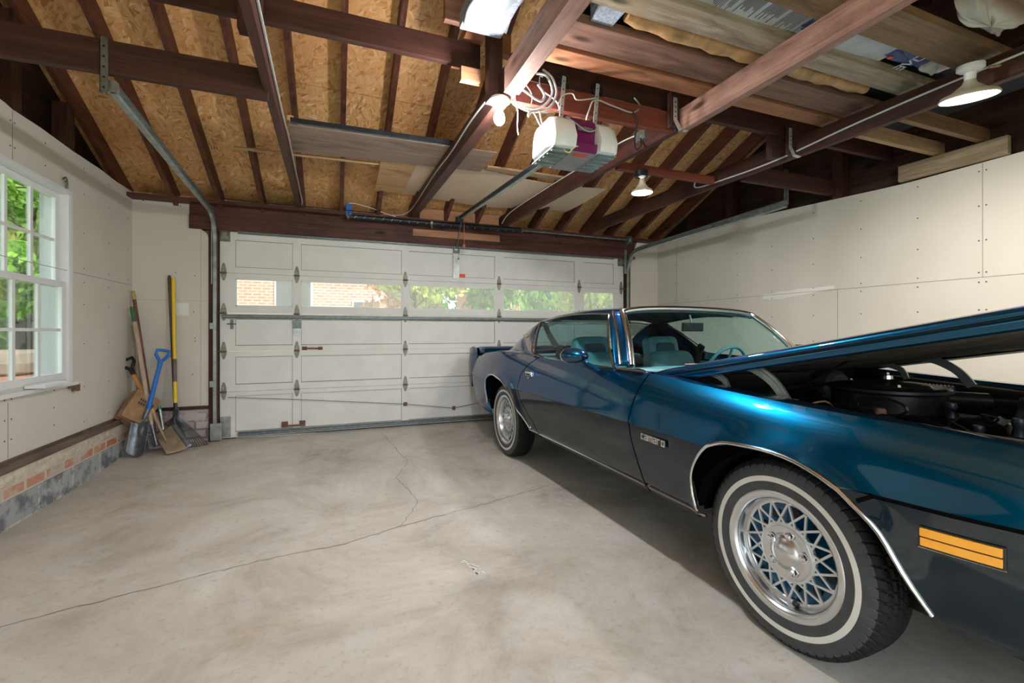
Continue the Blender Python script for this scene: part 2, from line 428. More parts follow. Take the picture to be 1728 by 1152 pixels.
wr = strip_wall('wall_right', XR, XR+.013, topR, .02, (YB, YF+.03), [], M['drywall']); wr['_world'] = 1
# exterior skins behind the drywall
mb = MB()
def skin(mb, x0, x1, holes, ys=(-1.1,5.5)):
    cuts = sorted(set([ys[0], ys[1]]+[h for w in holes for h in w]))
    for a, b in zip(cuts, cuts[1:]):
        if any(h0 <= (a+b)/2 <= h1 for h0, h1 in holes): mb.b2((x0,a,0),(x1,b,WZ0)); mb.b2((x0,a,WZ1),(x1,b,2.45))
        else: mb.b2((x0,a,0),(x1,b,2.45))
skin(mb, -1.90, -1.955, [(a-.004,b+.004) for a, b in WIN]); tag(mb.build('wall_left_exterior', M['brick_white'], keep=True), kind='structure')
mb = MB(); mb.b2((4.49,-1.1,-.1),(4.6,5.5,2.4)); tag(mb.build('wall_right_exterior', M['brick_white'], keep=True), kind='structure')
# gables: dark sheathing above each side wall
RZ = lambda y: 2.44+.45*(5.2-y) if y > 2.2 else 2.44+.45*(y+.8)     # underside of the rafters
for nm, x0, x1 in (('wall_left_gable', -1.97, -2.0), ('wall_right_gable', 4.50, 4.53)):
    mb = MB(); mb.prism([(x0,-1.1,2.3),(x0,5.5,2.3),(x0,5.5,2.52),(x0,2.2,4.05),(x0,-1.1,2.5)], (x1-x0,0,0))
    tag(mb.build(nm, M['dark_sheath'], keep=True), kind='structure')
# drywall seams and screws on each side wall
def seam(parent, a, b, w=.004):
    mb = MB(); mb.beam(a, b, w, .0016, up=(1,0,0) if abs(a[0]-b[0]) < 1e-6 else (0,1,0)); mb.build('drywall_seam', M['dry_edge'], parent)
def screws(parent, pts, ax):
    mb = MB()
    for p in pts: mb.lathe([(0,.0015),(.0055,.001),(.0055,0)], p, ax, 8)
    o = mb.build('screw_heads', M['screw'], parent); o['kind'] = 'stuff'
seam(wl, (XL+.001,-1,1.583), (XL+.001,5.33,1.583)); seam(wl, (XL+.001,3.62,2.16),(XL+.001,3.62,2.47)); seam(wl, (XL+.001,3.58,.385),(XL+.001,3.58,.72))
screws(wl, [(XL+.001, y, z) for y in (4.45,4.86,5.25) for z in (.45,.72,1.05,1.35,1.52,1.63,1.9,2.2,2.4)]+[(XL+.001,y,z) for y in (3.55,3.61,4.05) for z in (.5,.62,.74)]+[(XL+.001,y,z) for y in (3.6,3.64,3.95) for z in (2.25,2.4)], (1,0,0))
seam(wr, (XR-.001,-1,1.535), (XR-.001,5.33,1.535)); seam(wr, (XR-.001,4.95,.3),(XR-.001,4.95,2.43)); seam(wr, (XR-.001,2.82,.3),(XR-.001,2.82,1.535)); seam(wr,(XR-.001,1.81,1.535),(XR-.001,1.81,2.355))
screws(wr, [(XR-.001, y, z) for y in (.9,1.4,1.79,1.83,2.2,2.62,3.05,3.5,3.95,4.4,4.92,4.98) for z in (1.05,1.3,1.50,1.57,1.8,2.05,2.3)], (-1,0,0))
mb = MB()
pp = [(3.62,1.50),(3.60,1.55),(3.50,1.545),(3.42,1.565),(3.3,1.56),(3.2,1.575),(3.05,1.57),(2.86,1.575),(2.84,1.545),(3.02,1.53),(3.12,1.515),(3.3,1.50),(3.4,1.48),(3.5,1.49)]
mb.prism([(XR-.0015,y,z) for y, z in pp], (.001,0,0)); mb.build('joint_compound_patch', M['patch'], wr)
# front wall: drywall beside the door
def fw(name, pts): 
    mb = MB(); mb.prism([(x, YF, z) for x, z in pts], (0,.013,0)); o = tag(mb.build(name, M['drywall'], keep=True), kind='structure'); o['_world'] = 1; return o
f1 = fw('wall_front_left', [(-1.82,.405),(-1.185,.405),(-1.185,2.085),(-1.20,2.13),(-1.25,2.165),(-1.345,2.17),(-1.345,2.475),(-1.82,2.475)])
seam(f1, (-1.25,YF-.001,.41), (-1.25,YF-.001,2.15), .003); seam(f1, (-1.82,YF-.001,1.45), (-1.19,YF-.001,1.45), .002)
screws(f1, [(x, YF-.001, z) for x, z in ((-1.46,1.72),(-1.39,1.35),(-1.31,1.34),(-1.30,1.08),(-1.30,1.05),(-1.32,.72),(-1.72,2.40),(-1.42,2.38),(-1.3,1.7),(-1.75,1.05),(-1.5,.9))], (0,-1,0))
f2 = fw('wall_front_right', [(3.86,.02),(4.35,.02),(4.35,2.45),(4.0,2.45),(3.93,2.3),(3.93,2.16),(3.86,2.16)])
screws(f2, [(4.0,YF-.001,1.5),(4.05,YF-.001,1.9),(4.05,YF-.001,2.15),(3.98,YF-.001,1.1)], (0,-1,0))
mb = MB(); mb.b2((-2.0,5.40,-.1),(-1.13,5.5,2.5)); mb.b2((3.83,5.40,-.1),(4.6,5.5,2.5)); mb.b2((-1.13,5.40,2.26),(3.83,5.5,2.5))
tag(mb.build('wall_front_exterior', M['brick_house'], keep=True), kind='structure')
# wall behind the camera; its wide opening is added to let fill light in
mb = MB(); mb.b2((-1.90,-1.12,0),(-.6,-1.0,2.5)); mb.b2((1.8,-1.12,0),(4.45,-1.0,2.5)); mb.b2((-.6,-1.12,2.2),(1.8,-1.0,2.5))
tag(mb.build('wall_back', M['drywall'], keep=True), kind='structure')
# base of the left wall: sill plate, mortar, brick course, blocks
mb = MB(); mb.b2((-1.97,YB,.325),(-1.76,5.30,.37)); mb.b2((-1.97,YB,.37),(-1.80,5.34,.387)); tag(mb.build('trim_1', M['sill_wood'], keep=True), kind='structure')
mb = MB(); mb.grid(lambda u, v: (-1.772+.008*math.sin(v*9+u*60)*random.random(), lerp(YB,5.31,u), lerp(.245,.325,v)), 90, 3)
mb.b2((-1.95,YB,.245),(-1.785,5.31,.325)); bl = tag(mb.build('baseboard_left', M['mortar'], keep=True), kind='structure')
mb = MB(); mb.b2((-1.95,YB,.165),(-1.772,5.31,.245)); mb.build('brick_course', M['brick_base'], bl)
mb = MB(); mb.b2((-1.95,YB,-.02),(-1.765,5.31,.165)); mb.build('block_course', M['block_base'], bl)
# base of the front-left wall
mb = MB(); mb.b2((-1.80,5.345,.0),(-1.185,5.40,.375)); tag(mb.build('baseboard_front', M['brick_white'], keep=True), kind='structure')
mb = MB(); mb.b2((-1.80,5.325,.372),(-1.185,5.40,.405)); tag(mb.build('trim_2', M['header'], keep=True), kind='structure')
# jambs and header of the overhead door
mb = MB(); mb.b2((-1.185,5.335,.04),(-1.145,5.41,2.17)); mb.b2((-1.145,5.30,.04),(-1.10,5.345,2.17)); mb.b2((-1.185,5.40,.04),(-1.06,5.415,2.26)); tag(mb.build('trim_3', M['jamb'], keep=True), kind='structure')
mb = MB(); mb.b2((3.79,5.33,.04),(3.86,5.41,2.17)); mb.b2((3.73,5.40,.04),(3.86,5.415,2.26)); tag(mb.build('trim_4', M['jamb'], keep=True), kind='structure')
mb = MB(); mb.b2((-1.345,5.315,2.165),(3.93,5.40,2.30)); mb.b2((-1.345,5.33,2.303),(3.93,5.40,2.43)); tag(mb.build('trim_5', M['header'], keep=True, bevel=.003), kind='structure')
mb = MB(); mb.b2((-1.82,5.21,2.405),(4.33,5.36,2.44)); tag(mb.build('trim_6', M['header'], keep=True), kind='structure')

# ------------------------------------------------------------------ roof
mb = MB()
y1, z1, y0, z0 = 5.75, RZ(5.75)+.17, 2.2, RZ(2.21)+.17
mb.hexa([(-2.1,y0,z0),(4.7,y0,z0),(4.7,y1,z1),(-2.1,y1,z1),(-2.1,y0,z0+.012),(4.7,y0,z0+.012),(4.7,y1,z1+.012),(-2.1,y1,z1+.012)])
yb, zb = -1.35, RZ(-1.35)+.17
mb.hexa([(-2.1,yb,zb),(4.7,yb,zb),(4.7,y0,z0),(-2.1,y0,z0),(-2.1,yb,zb+.012),(4.7,yb,zb+.012),(4.7,y0,z0+.012),(-2.1,y0,z0+.012)])
ceil = tag(mb.build('ceiling', M['osb'], keep=True), kind='structure'); ceil['_world'] = 1
mb = MB()
for yy in (4.02,2.80): mb.beam((-1.97,yy,RZ(yy)+.1685),(4.5,yy,RZ(yy)+.1685), .006, .002, up=(0,0,1))
mb.build('panel_joint', M['crack'], ceil)
mb = MB()
for k in range(9):   # rows of ink stencil marks
    xx = -1.55+k*.19*2
    for j in range(9):
        yy = 4.78+random.uniform(-.012,.012); mb.box((xx+j*.022, yy, RZ(yy)+.1685), (.004+random.random()*.006, .03, .001), (-math.atan(.45),0,0))
mb.build('ink_stamp', M['steel_dark'], ceil)
ORD = ['first','second','third','fourth','fifth','sixth','seventh','eighth','ninth','tenth','eleventh','twelfth','thirteenth','fourteenth','fifteenth','sixteenth','seventeenth']
for k in range(17):
    x = -1.835+k*.3795
    if x > 4.3: break
    mb = MB(); h = .145; ya, yb_ = 5.62, 2.235; dz = h/2*math.sqrt(1+.45**2)
    mb.beam((x, ya, 2.44+.45*(5.2-ya)+dz), (x, yb_, 2.44+.45*(5.2-yb_)+dz), .04, h)
    lab = {0:'rafter against the dark gable, leftmost of the front slope', 16:'rafter against the right gable, last of the front slope'}.get(k, 'brown sloping rafter, '+ORD[k]+' from the left gable')
    tag(mb.build('rafter', M['rafter']), lab, 'rafter', 'rafters under the front roof slope')
mb = MB(); mb.b2((-1.96,2.18,RZ(2.2)+.0),(4.49,2.22,RZ(2.2)+.14)); tag(mb.build('ridge_board', M['beam_x']), 'dark ridge board along the peak of the roof', 'beam')
# gable framing
def stud(x, y, z0, z1, w=.04, d=.09, lab='', name='gable_stud', rot=None):
    mb = MB(); mb.b2((x-d/2,y-w/2,z0),(x+d/2,y+w/2,z1)); tag(mb.build(name, M['beam_z']), lab, 'stud')
for y, lab in ((4.34,'short dark gable stud under the leftmost rafter, nearest the front wall'), (3.72,'dark gable stud above the window end'), (3.05,'dark gable stud outside the left edge of the view'), (2.3,'dark gable stud under the ridge on the left wall')):
    stud(-1.88, y, 2.40, RZ(y), .10, .09, lab)
for i, (y, lab) in enumerate(((4.75,'dark gable stud behind the right door track near the front wall'),(4.1,'dark gable stud right of the deepest one above the right track'),(3.45,'dark gable stud behind the end of the right door track'),(2.85,'dark gable stud where the two wall braces end'),(1.45,'dark gable stud beside the weathered board'),(.7,'dark gable stud right of the big lit lamp'))):
    stud(4.42, y, 2.33, RZ(y), .09, .09, lab)
# ------------------------------------------------------------------ sectional overhead door
DY = 5.36; DX0, DX1 = -1.092, 3.766
door = thing('door_1', (1.337, DY, .05), kind='structure')
JZ = [.058, .53, .942, 1.333, 1.743, 2.206]
COLS = [(-1.092,-.956), (-.424,-.344), (.717,.798), (1.858,1.968), (2.992,3.12), (3.609,3.766)]
M['groove'] = plain('panel_groove_dirt_shade', (.20,.185,.16), .8, 0, .3)  # dark strips at the inset edges: dirt plus gap shade painted in
INS = [(.115,.485), (.60,.885), (1.0,1.275), (1.405,1.69), (1.805,2.085)]
for k in range(5):
    mb = MB(); z0, z1 = JZ[k]+.0015, JZ[k+1]-.0015; i0, i1 = INS[k]
    for a, b in COLS: mb.b2((a,DY,z0),(b,DY+.035,z1))
    for (a0,a1),(b0,b1) in zip(COLS, COLS[1:]):
        mb.b2((a1,DY,z0),(b0,DY+.035,i0)); mb.b2((a1,DY,i1),(b0,DY+.035,z1))
        if k != 3: mb.b2((a1,DY+.018,i0),(b0,DY+.028,i1))
    sec = mb.build('door_section', M['door_paint'], door)
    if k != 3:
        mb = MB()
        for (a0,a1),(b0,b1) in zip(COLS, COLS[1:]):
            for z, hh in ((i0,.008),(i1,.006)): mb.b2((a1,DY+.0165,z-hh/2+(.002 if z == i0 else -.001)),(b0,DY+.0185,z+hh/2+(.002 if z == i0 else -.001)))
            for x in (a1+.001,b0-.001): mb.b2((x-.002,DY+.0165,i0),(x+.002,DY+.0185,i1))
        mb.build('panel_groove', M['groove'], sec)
for (a0,a1),(b0,b1) in zip(COLS, COLS[1:]):
    i0, i1 = INS[3]
    mb = MB(); mb.b2((a1,DY+.016,i0),(b0,DY+.020,i1)); mb.build('window_pane', M['door_glass'], door)
    mb = MB()
    for q in (((a1,i0),(b0,i0+.012)),((a1,i1-.012),(b0,i1)),((a1,i0),(a1+.012,i1)),((b0-.012,i0),(b0,i1))):
        mb.b2((q[0][0],DY+.006,q[0][1]),(q[1][0],DY+.014,q[1][1]))
    mb.build('pane_bead', M['white_paint'], door)
def strut(z, x0, x1, h, name='reinforcing_strut'):
    mb = MB(); P = [(0,-h/2),( -.012,-h/2),(-.012,-h*.28),(-.04,-h*.2),(-.04,h*.2),(-.012,h*.28),(-.012,h/2),(0,h/2)]
    mb.prism([(x0, DY+a-.001, z+b) for a, b in P], (x1-x0,0,0)); mb.build(name, M['steel_dark'], door)
strut(2.160,-.93,3.60,.03); strut(1.298,-1.06,3.74,.042); strut(.092,-.93,3.60,.045)
def hinge(x, z, edge=0, top=True):
    mb = MB(); s = .024
    def leaf(z0, z1):   # tapered leaf
        mb.prism([(x-s,DY-.001,z0),(x+s,DY-.001,z0),(x+s,DY-.001,lerp(z0,z1,.35)),(x+s*.42,DY-.001,z1-(z1-z0)*.06),(x+s*.25,DY-.001,z1),(x-s*.25,DY-.001,z1),(x-s*.42,DY-.001,z1-(z1-z0)*.06),(x-s,DY-.001,lerp(z0,z1,.35))], (0,-.005,0))
    leaf(z+.004, z+.098); leaf(z-.006, z-.078)
    h = mb.build('hinge', M['hinge'], door, bevel=.0012)
    mb = MB(); L = .028 if not edge else .028
    mb.tube([(x-L-(.05 if edge<0 else 0),DY-.016,z),(x+L+(.05 if edge>0 else 0),DY-.016,z)], .0085, 8); mb.b2((x-s,DY-.018,z-.006),(x+s,DY-.006,z+.008)); mb.build('hinge_pin', M['rust'], h)
    mb = MB()
    for dz in (.03,.062,-.03): mb.lathe([(0,.004),(.004,.0035),(.005,0)], (x, DY-.006, z+dz), (0,-1,0), 6)
    mb.build('hinge_bolt', M['steel'], h)
for z in JZ[1:5]:
    hinge(-1.058, z, -1)
    for x in (-.384,.757,1.913,3.056): hinge(x, z)
    hinge(3.725, z, 1)
# corner brackets and top rollers
for x, e in ((-1.045,-1),(3.72,1)):
    mb = MB(); mb.b2((x-.05,DY-.006,2.06),(x+.045,DY,2.165)); mb.prism([(x-.035,DY-.03,2.15),(x+.035,DY-.03,2.15),(x+.03,DY-.03,2.07),(x-.03,DY-.03,2.07)],(0,.006,0)); mb.b2((x-.035,DY-.03,2.12),(x-.028,DY,2.15)); mb.b2((x+.028,DY-.03,2.12),(x+.035,DY,2.15))
    mb.build('top_roller_bracket', M['hinge'], door)
    mb = MB(); mb.tube([(x-.07,DY-.03,2.165),(x+.06,DY-.03,2.165)],.007,8); mb.build('roller_shaft', M['rust'], door)
    mb = MB(); mb.b2((x-.045,DY-.012,.07),(x+.05,DY,.28)); mb.b2((x-.05,DY-.04,.09),(x-.042,DY,.22)); mb.build('bottom_bracket', M['steel'], door, bevel=.002)
# opener arm mount: vertical plate, bracket; handles; slide lock; slack cable
mb = MB(); mb.b2((1.325,DY-.004,1.79),(1.40,DY+.006,2.13)); mb.build('opener_plate', M['steel'], door)
mb = MB(); mb.b2((1.325,DY-.045,2.09),(1.335,DY,2.20)); mb.b2((1.385,DY-.045,2.09),(1.395,DY,2.20)); mb.b2((1.325,DY-.02,2.09),(1.395,DY-.006,2.12)); mb.tube([(1.31,DY-.03,2.18),(1.41,DY-.03,2.18)],.006,6); mb.build('opener_bracket', M['steel_dark'], door)
mb = MB(); mb.tube(smooth_path([(-.31,DY-.004,.966),(-.30,DY-.03,.966),(-.16,DY-.03,.962),(-.15,DY-.004,.962)],4), .009, 8); mb.b2((-.335,DY-.006,.945),(-.285,DY,.985)); mb.b2((-.175,DY-.006,.945),(-.13,DY,.98)); mb.build('lift_handle', M['rust'], door, smooth=True)
mb = MB(); mb.tube(smooth_path([(-.50,DY-.004,.155),(-.49,DY-.04,.15),(-.34,DY-.04,.15),(-.33,DY-.004,.155)],4), .011, 8); mb.b2((-.53,DY-.006,.13),(-.47,DY,.19)); mb.b2((-.36,DY-.006,.13),(-.30,DY,.19)); mb.build('lift_handle', M['rust'], door, smooth=True)
mb = MB(); mb.b2((-.425,DY-.014,1.18),(-.343,DY,1.265)); mb.b2((-.405,DY-.02,1.195),(-.365,DY-.012,1.24)); lk = mb.build('lock_case', M['steel_dark'], door, bevel=.002)
mb = MB(); mb.b2((-.415,DY-.01,1.11),(-.352,DY,1.178)); mb.lathe([(0,.012),(.012,.012),(.014,0)],(-.384,DY-.01,1.145),(0,-1,0),10); mb.build('lock_plate', M['steel'], lk)
mb = MB(); mb.b2((-1.0,DY-.008,1.17),(-.972,DY,1.27)); mb.tube([(-1.03,DY-.012,1.222),(-.945,DY-.012,1.222)],.006,6); mb.build('side_latch', M['steel_dark'], door)
mb = MB(); mb.tube([(-1.02,DY-.008,.475),(-.3,DY-.005,.41),(.74,DY-.004,.305),(1.33,DY-.004,.222)], .0035, 5); mb.tube([(1.33,DY-.004,.222),(2.4,DY-.005,.37),(3.7,DY-.008,.475)], .0035, 5); mb.build('safety_cable', M['steel_dark'], door)
mb = MB(); mb.b2((.735,DY-.012,.283),(.78,DY,.325)); mb.b2((1.315,DY-.012,.20),(1.35,DY,.245)); mb.build('cable_clip', M['rust'], door)
mb = MB(); mb.b2((1.385,DY-.0015,1.80),(1.475,DY-.0003+.011,1.845)); mb.build('warning_label', M['red'], door)
mb = MB(); mb.b2((DX0,DY+.004,.048),(DX1,DY+.03,.060)); mb.build('bottom_seal', M['rubber'], door)

# tracks: U channel swept along a path in a plane of constant x
def track(path, side, name, label, thick=.003):
    t = thing(name, (path[0][0], path[0][1], path[0][2]), label, 'track')
    P = [Vector(p) for p in path]; mb = MB()
    prof = [(a*1.35,b*1.3) for a, b in [(-.024,.0),(-.024,.020),(-.016,.025),(-.016,.023),(-.021,.018),(-.021,.003),(.021,.003),(.021,.018),(.016,.023),(.016,.025),(.024,.020),(.024,0)]]
    rings = []
    for i, p in enumerate(P):
        d = (P[min(i+1,len(P)-1)]-P[max(i-1,0)]).normalized(); X = Vector((side,0,0)); X = (X-d*X.dot(d)).normalized(); U = d.cross(X).normalized()
        rings.append([mb.bm.verts.new(p+U*a+X*(b-.012)) for a, b in prof])
    for A, B in zip(rings, rings[1:]):
        for k in range(len(prof)): mb._f([A[k], A[(k+1)%len(prof)], B[(k+1)%len(prof)], B[k]])
    mb._f(rings[0][::-1]); mb._f(rings[-1]); mb.build('channel', M['steel'], t); return t
def path(x0, x1, ztop, yend, zend, R=.30):
    y = 5.325; pts = [(x0, y, .10), (x0, y, ztop-R)]
    for i in range(1, 9):
        a = PI/2*i/8; pts.append((x0, y-R+R*math.cos(a), ztop-R+R*math.sin(a)))
    pts.append((x1, yend, zend)); return pts
tl = track(path(-1.125,-1.025,2.33,2.80,2.345), 1, 'door_track', 'galvanised door track hanging over the left side, curving down by the tools')
tr = track(path(3.80,3.80,2.25,2.92,2.30), -1, 'door_track', 'galvanised door track along the right wall, curving down behind the car')
for t, x, s in ((tl,-1.125,-1),(tr,3.80,1)):
    mb = MB(); 
    mb.b2((x-.03,5.30,1.62),(x+.008,5.306,2.30)) if s<0 else mb.b2((x-.06,5.30,1.95),(x-.02,5.306,2.28))
    mb.build('track_plate', M['steel'], t)
    for z in (1.2,.62):
        mb = MB(); mb.b2((x+s*.02-.02,5.29,z-.03),(x+s*.02+.02,5.335,z+.03)); mb.lathe([(0,.01),(.009,.009),(.01,0)],(x+s*.02,5.288,z),(0,-1,0),8); mb.build('track_bracket', M['steel'], t)
mb = MB(); mb.b2((-1.17,5.27,.06),(-1.06,5.285,.23)); mb.b2((-1.17,5.27,.06),(-1.155,5.33,.23)); mb.build('floor_bracket', M['steel'], tl, bevel=.003)
mb = MB(); mb.b2((-1.055,2.785,2.32),(-1.005,2.82,2.375)); mb.build('track_end', M['steel'], tl)
# hangers of the tracks
def perf_angle(name, label, x, y, z0, z1, w=.032, mat='steel_dark'):
    t = thing(name, (x,y,z0), label, 'bracket')
    mb = MB(); mb.b2((x-w/2,y,z0),(x+w/2,y+.003,z1)); mb.b2((x-w/2,y,z0),(x-w/2+.003,y+w,z1)); mb.build('angle', M[mat], t)
    for i in range(int((z1-z0)/.05)):
        mb = MB(); mb.lathe([(0,.0008),(.006,.0006),(.006,0)],(x,y,z0+.025+i*.05),(0,-1,0),8); mb.build('bolt_hole', M['black'], t)
perf_angle('track_hanger','dark perforated steel angle holding up the left door track', -1.045, 2.762, 2.30, 2.57)
perf_angle('track_hanger','thin steel strap holding up the end of the right door track', 3.83, 2.93, 2.30, 2.62, .028)
# spring tube
t = thing('door_spring_shaft', (.1,5.22,2.35), 'long black spring tube on the header above the overhead door', 'spring shaft')
mb = MB(); mb.tube([(.13,5.225,2.392),(2.16,5.215,2.405)], .028, 14); mb.build('spring_tube', M['black_metal'], t, smooth=True)
for i in range(20):
    mb = MB(); x = .20+i*.097; r = .0295
    mb.tube([(x+a*.02, 5.225-r*math.cos(a-.2), 2.393+r*math.sin(a-.2)) for a in (-.5,-.2,.1,.4,.7)], .0017, 4); mb.build('chalk_stripe', M['white_cable'], t)
mb = MB(); mb.tube([(2.16,5.215,2.405),(3.79,5.215,2.400)], .013, 8); mb.build('shaft', M['steel_dark'], t)
mb = MB(); mb.lathe([(.028,0),(.034,.0),(.034,.02),(.012,.035)], (2.15,5.215,2.405),(1,0,0),14); mb.build('winding_cone', M['rust'], t)
mb = MB(); mb.lathe([(.028,0),(.034,.0),(.034,-.02),(.012,-.03)], (.14,5.225,2.392),(1,0,0),14); mb.build('winding_cone', M['rust'], t)
mb = MB(); mb.b2((.105,5.20,2.385),(.165,5.235,2.52)); mb.b2((.11,5.19,2.46),(.16,5.205,2.50)); bc = mb.build('blue_clamp', M['blue_plastic'], t, bevel=.004)
mb = MB(); mb.lathe([(0,.004),(.009,.004),(.009,0)],(.135,5.199,2.43),(0,-1,0),10); mb.build('clamp_screw', M['black'], bc)
mb = MB(); mb.lathe([(.030,0),(.034,0),(.034,.025),(.030,.025)], (1.02,5.22,2.398),(1,0,0),14); mb.tube([(1.03,5.19,2.37),(1.03,5.18,2.33)],.012,8); mb.build('tube_clamp', M['steel'], t)
mb = MB(); mb.lathe([(0,0),(.05,0),(.055,.012),(.048,.02),(.055,.03),(0,.03)],(3.72,5.215,2.40),(1,0,0),18); mb.b2((3.76,5.17,2.34),(3.775,5.33,2.45)); mb.build('cable_drum', M['steel_dark'], t)
mb = MB(); mb.b2((.835,5.296,2.255),(1.90,5.314,2.335)); tag(mb.build('mounting_board', M['new_pine'], bevel=.002), 'orange pine board on the header below the spring tube', 'board')
mb = MB(); mb.b2((.90,5.225,2.4415),(1.86,5.245,2.56)); tag(mb.build('mounting_board', M['new_pine'], bevel=.002), 'orange pine board standing behind the front end of the opener rail', 'board')

# ------------------------------------------------------------------ opener with its rail
op = thing('garage_door_opener', (1.28,2.36,2.10), 'white garage door opener motor with a purple middle panel', 'opener')
ox, oy, oz = 1.285, 2.30, 2.135
# body is a rounded lump: two white end covers and a purple steel chassis
def endcap(s):
    mb = MB(); x0 = ox+s*.075; x1 = ox+s*.215
    prof = [(-.20,.0),(-.215,.06),(-.18,.15),(-.12,.19),(.05,.19),(.09,.14),(.10,0)]
    prof2 = [(-.10,.02),(-.12,.06),(-.09,.13),(-.05,.15),(.03,.15),(.06,.10),(.07,.02)]
    R = [[mb.bm.verts.new((x, oy+.05+a*sc_, oz+b)) for a, b in pr] for x, pr, sc_ in ((x0,prof,1),(lerp(x0,x1,.55),prof,1),(x1-s*.02,[(a*.9,b*.93+.006) for a,b in prof],1),(x1,prof2,1))]
    for A, B in zip(R, R[1:]):
        for k in range(len(A)): mb._f([A[k], A[(k+1)%len(A)], B[(k+1)%len(A)], B[k]])
    mb._f(R[0]); mb._f(R[-1]); return mb.build('light_cover', M['porcelain'], op, bevel=.006, smooth=True)
endcap(-1); endcap(1)
M['purple'] = plain('purple_enamel', (.20,.015,.11), .3, .2, .08)
M['opener_grey'] = plain('grey_steel_chassis', (.42,.38,.37), .4, .5, .08)
mb = MB(); P = [(-.165,.0),(-.175,.045),(-.14,.06),(-.15,.17),(-.12,.20),(.12,.20),(.14,.0)]
mb.prism([(ox-.075,oy+.05+a,oz+b) for a, b in P], (.15,0,0)); mb.build('purple_panel', M['purple'], op, bevel=.004)
mb = MB(); mb.b2((ox-.075,oy-.10,oz-.006),(ox+.075,oy+.17,oz+.002)); bp = mb.build('bottom_plate', M['opener_grey'], op)
mb = MB(); mb.b2((ox-.05,oy-.09,oz-.0075),(ox+.03,oy-.055,oz-.006)); mb.build('red_label', M['red'], bp)
for s in (-1,1):
    mb = MB(); mb.b2((ox+s*.08,oy-.12,oz-.004),(ox+s*.20,oy+.16,oz+.004))
    for k in range(5): mb.b2((ox+s*.085,oy-.10+k*.052,oz-.012),(ox+s*.195,oy-.082+k*.052,oz-.004))
    mb.build('louvered_lens', M['steel'], op, bevel=.001)
mb = MB(); mb.b2((ox-.045,oy-.111,oz+.115),(ox+.055,oy-.104,oz+.138)); npl = mb.build('name_plate', M['chrome'], op)
mb = MB()
for i, wd in enumerate((.004,.006,.003,.006,.005,.003,.006,.004)): mb.b2((ox-.036+i*.0105,oy-.112,oz+.121),(ox-.036+i*.0105+wd,oy-.111,oz+.132))
mb.build('engraved_letters', M['steel_dark'], npl)
mb = MB(); mb.tube(smooth_path([(ox-.11,oy-.1,oz+.18),(ox-.07,oy-.13,oz+.14),(ox,oy-.135,oz+.105),(ox+.06,oy-.13,oz+.125),(ox+.09,oy-.06,oz+.19)],6), .0035, 6); mb.build('grey_lead', M['grey_cable'], op)
mb = MB(); mb.tube(smooth_path([(ox-.12,oy-.10,oz+.01),(ox-.13,oy-.12,oz-.015),(ox-.10,oy-.12,oz-.02),(ox-.08,oy-.13,oz+.01),(ox-.05,oy-.12,oz+.02)],6), .004, 6); mb.build('yellow_wire', plain('yellow_wire',(.8,.75,.3),.5), op)
rl = thing('opener_rail', (1.3,3.8,2.3), 'long steel opener rail running from the motor to the door header', 'rail')
A, B = Vector((1.235,2.52,2.225)), Vector((1.345,5.20,2.465))
mb = MB(); mb.beam(A, B, .008, .045); mb.beam(A+Vector((0,0,-.022)), B+Vector((0,0,-.022)), .032, .006); mb.beam(A+Vector((0,0,.022)), B+Vector((0,0,.022)), .02, .006); mb.build('t_rail', M['steel'], rl)
mb = MB(); mb.beam(A+Vector((-.018,0,-.004)), B+Vector((-.018,0,-.004)), .008, .03); mb.build('drive_chain', M['black_metal'], rl)
mb = MB(); mb.b2((1.29,5.02,2.40),(1.36,5.12,2.455)); mb.b2((1.315,5.17,2.44),(1.375,5.215,2.49)); tz = mb.build('trolley', M['black_metal'], rl, bevel=.003)
mb = MB(); mb.beam((1.345,5.06,2.40),(1.36,5.315,2.16), .022, .006, up=(1,0,0)); mb.build('door_arm', M['steel'], tz)
mb = MB(); mb.tube([(1.385,5.08,2.41),(1.386,5.08,2.14)], .003, 5); mb.b2((1.372,5.075,2.12),(1.398,5.085,2.15)); mb.build('release_cord', plain('red_cord',(.75,.16,.16),.6), tz)
mb = MB(); mb.tube([(1.36,5.24,2.16),(1.362,5.24,2.02)], .0018, 4); mb.lathe([(0,0),(.012,.004),(.012,.018),(0,.022)],(1.362,5.24,2.0),(0,0,1),8); mb.build('pull_knob', M['steel_dark'], tz)
M['strap'] = plain('light_zinc_strap', (.66,.69,.68), .35, .5, .1)
for x, yb in ((1.215,2.385),(1.44,2.385)):
    t = thing('motor_strap', (x,yb,2.30), 'perforated strap hanging the opener, on its '+('left' if x<1.3 else 'right')+' side', 'strap')
    mb = MB(); mb.beam((x-.012,2.325,2.31),(x+.020,2.335,2.62), .024, .003, up=(0,1,0)); mb.build('strap', M['strap'], t)
    for k in range(6):
        mb = MB(); mb.lathe([(0,.001),(.004,.001),(.004,0)],(x-.009+k*.005,2.3235+k*.0016,2.34+k*.05),(0,-1,0),6); mb.build('strap_hole', M['black'], t)
    mb = MB(); random.seed(int(x*100))
    for k in range(9): mb.box((x+.035+random.uniform(-.03,.035),yb-.025+random.uniform(-.012,.01),2.60+random.uniform(-.04,.045)),(.022,.014,.03),(0,random.uniform(-.8,.8),random.uniform(-.5,.5)))
    mb.build('bolt_cluster', M['black_metal'], t, bevel=.002)
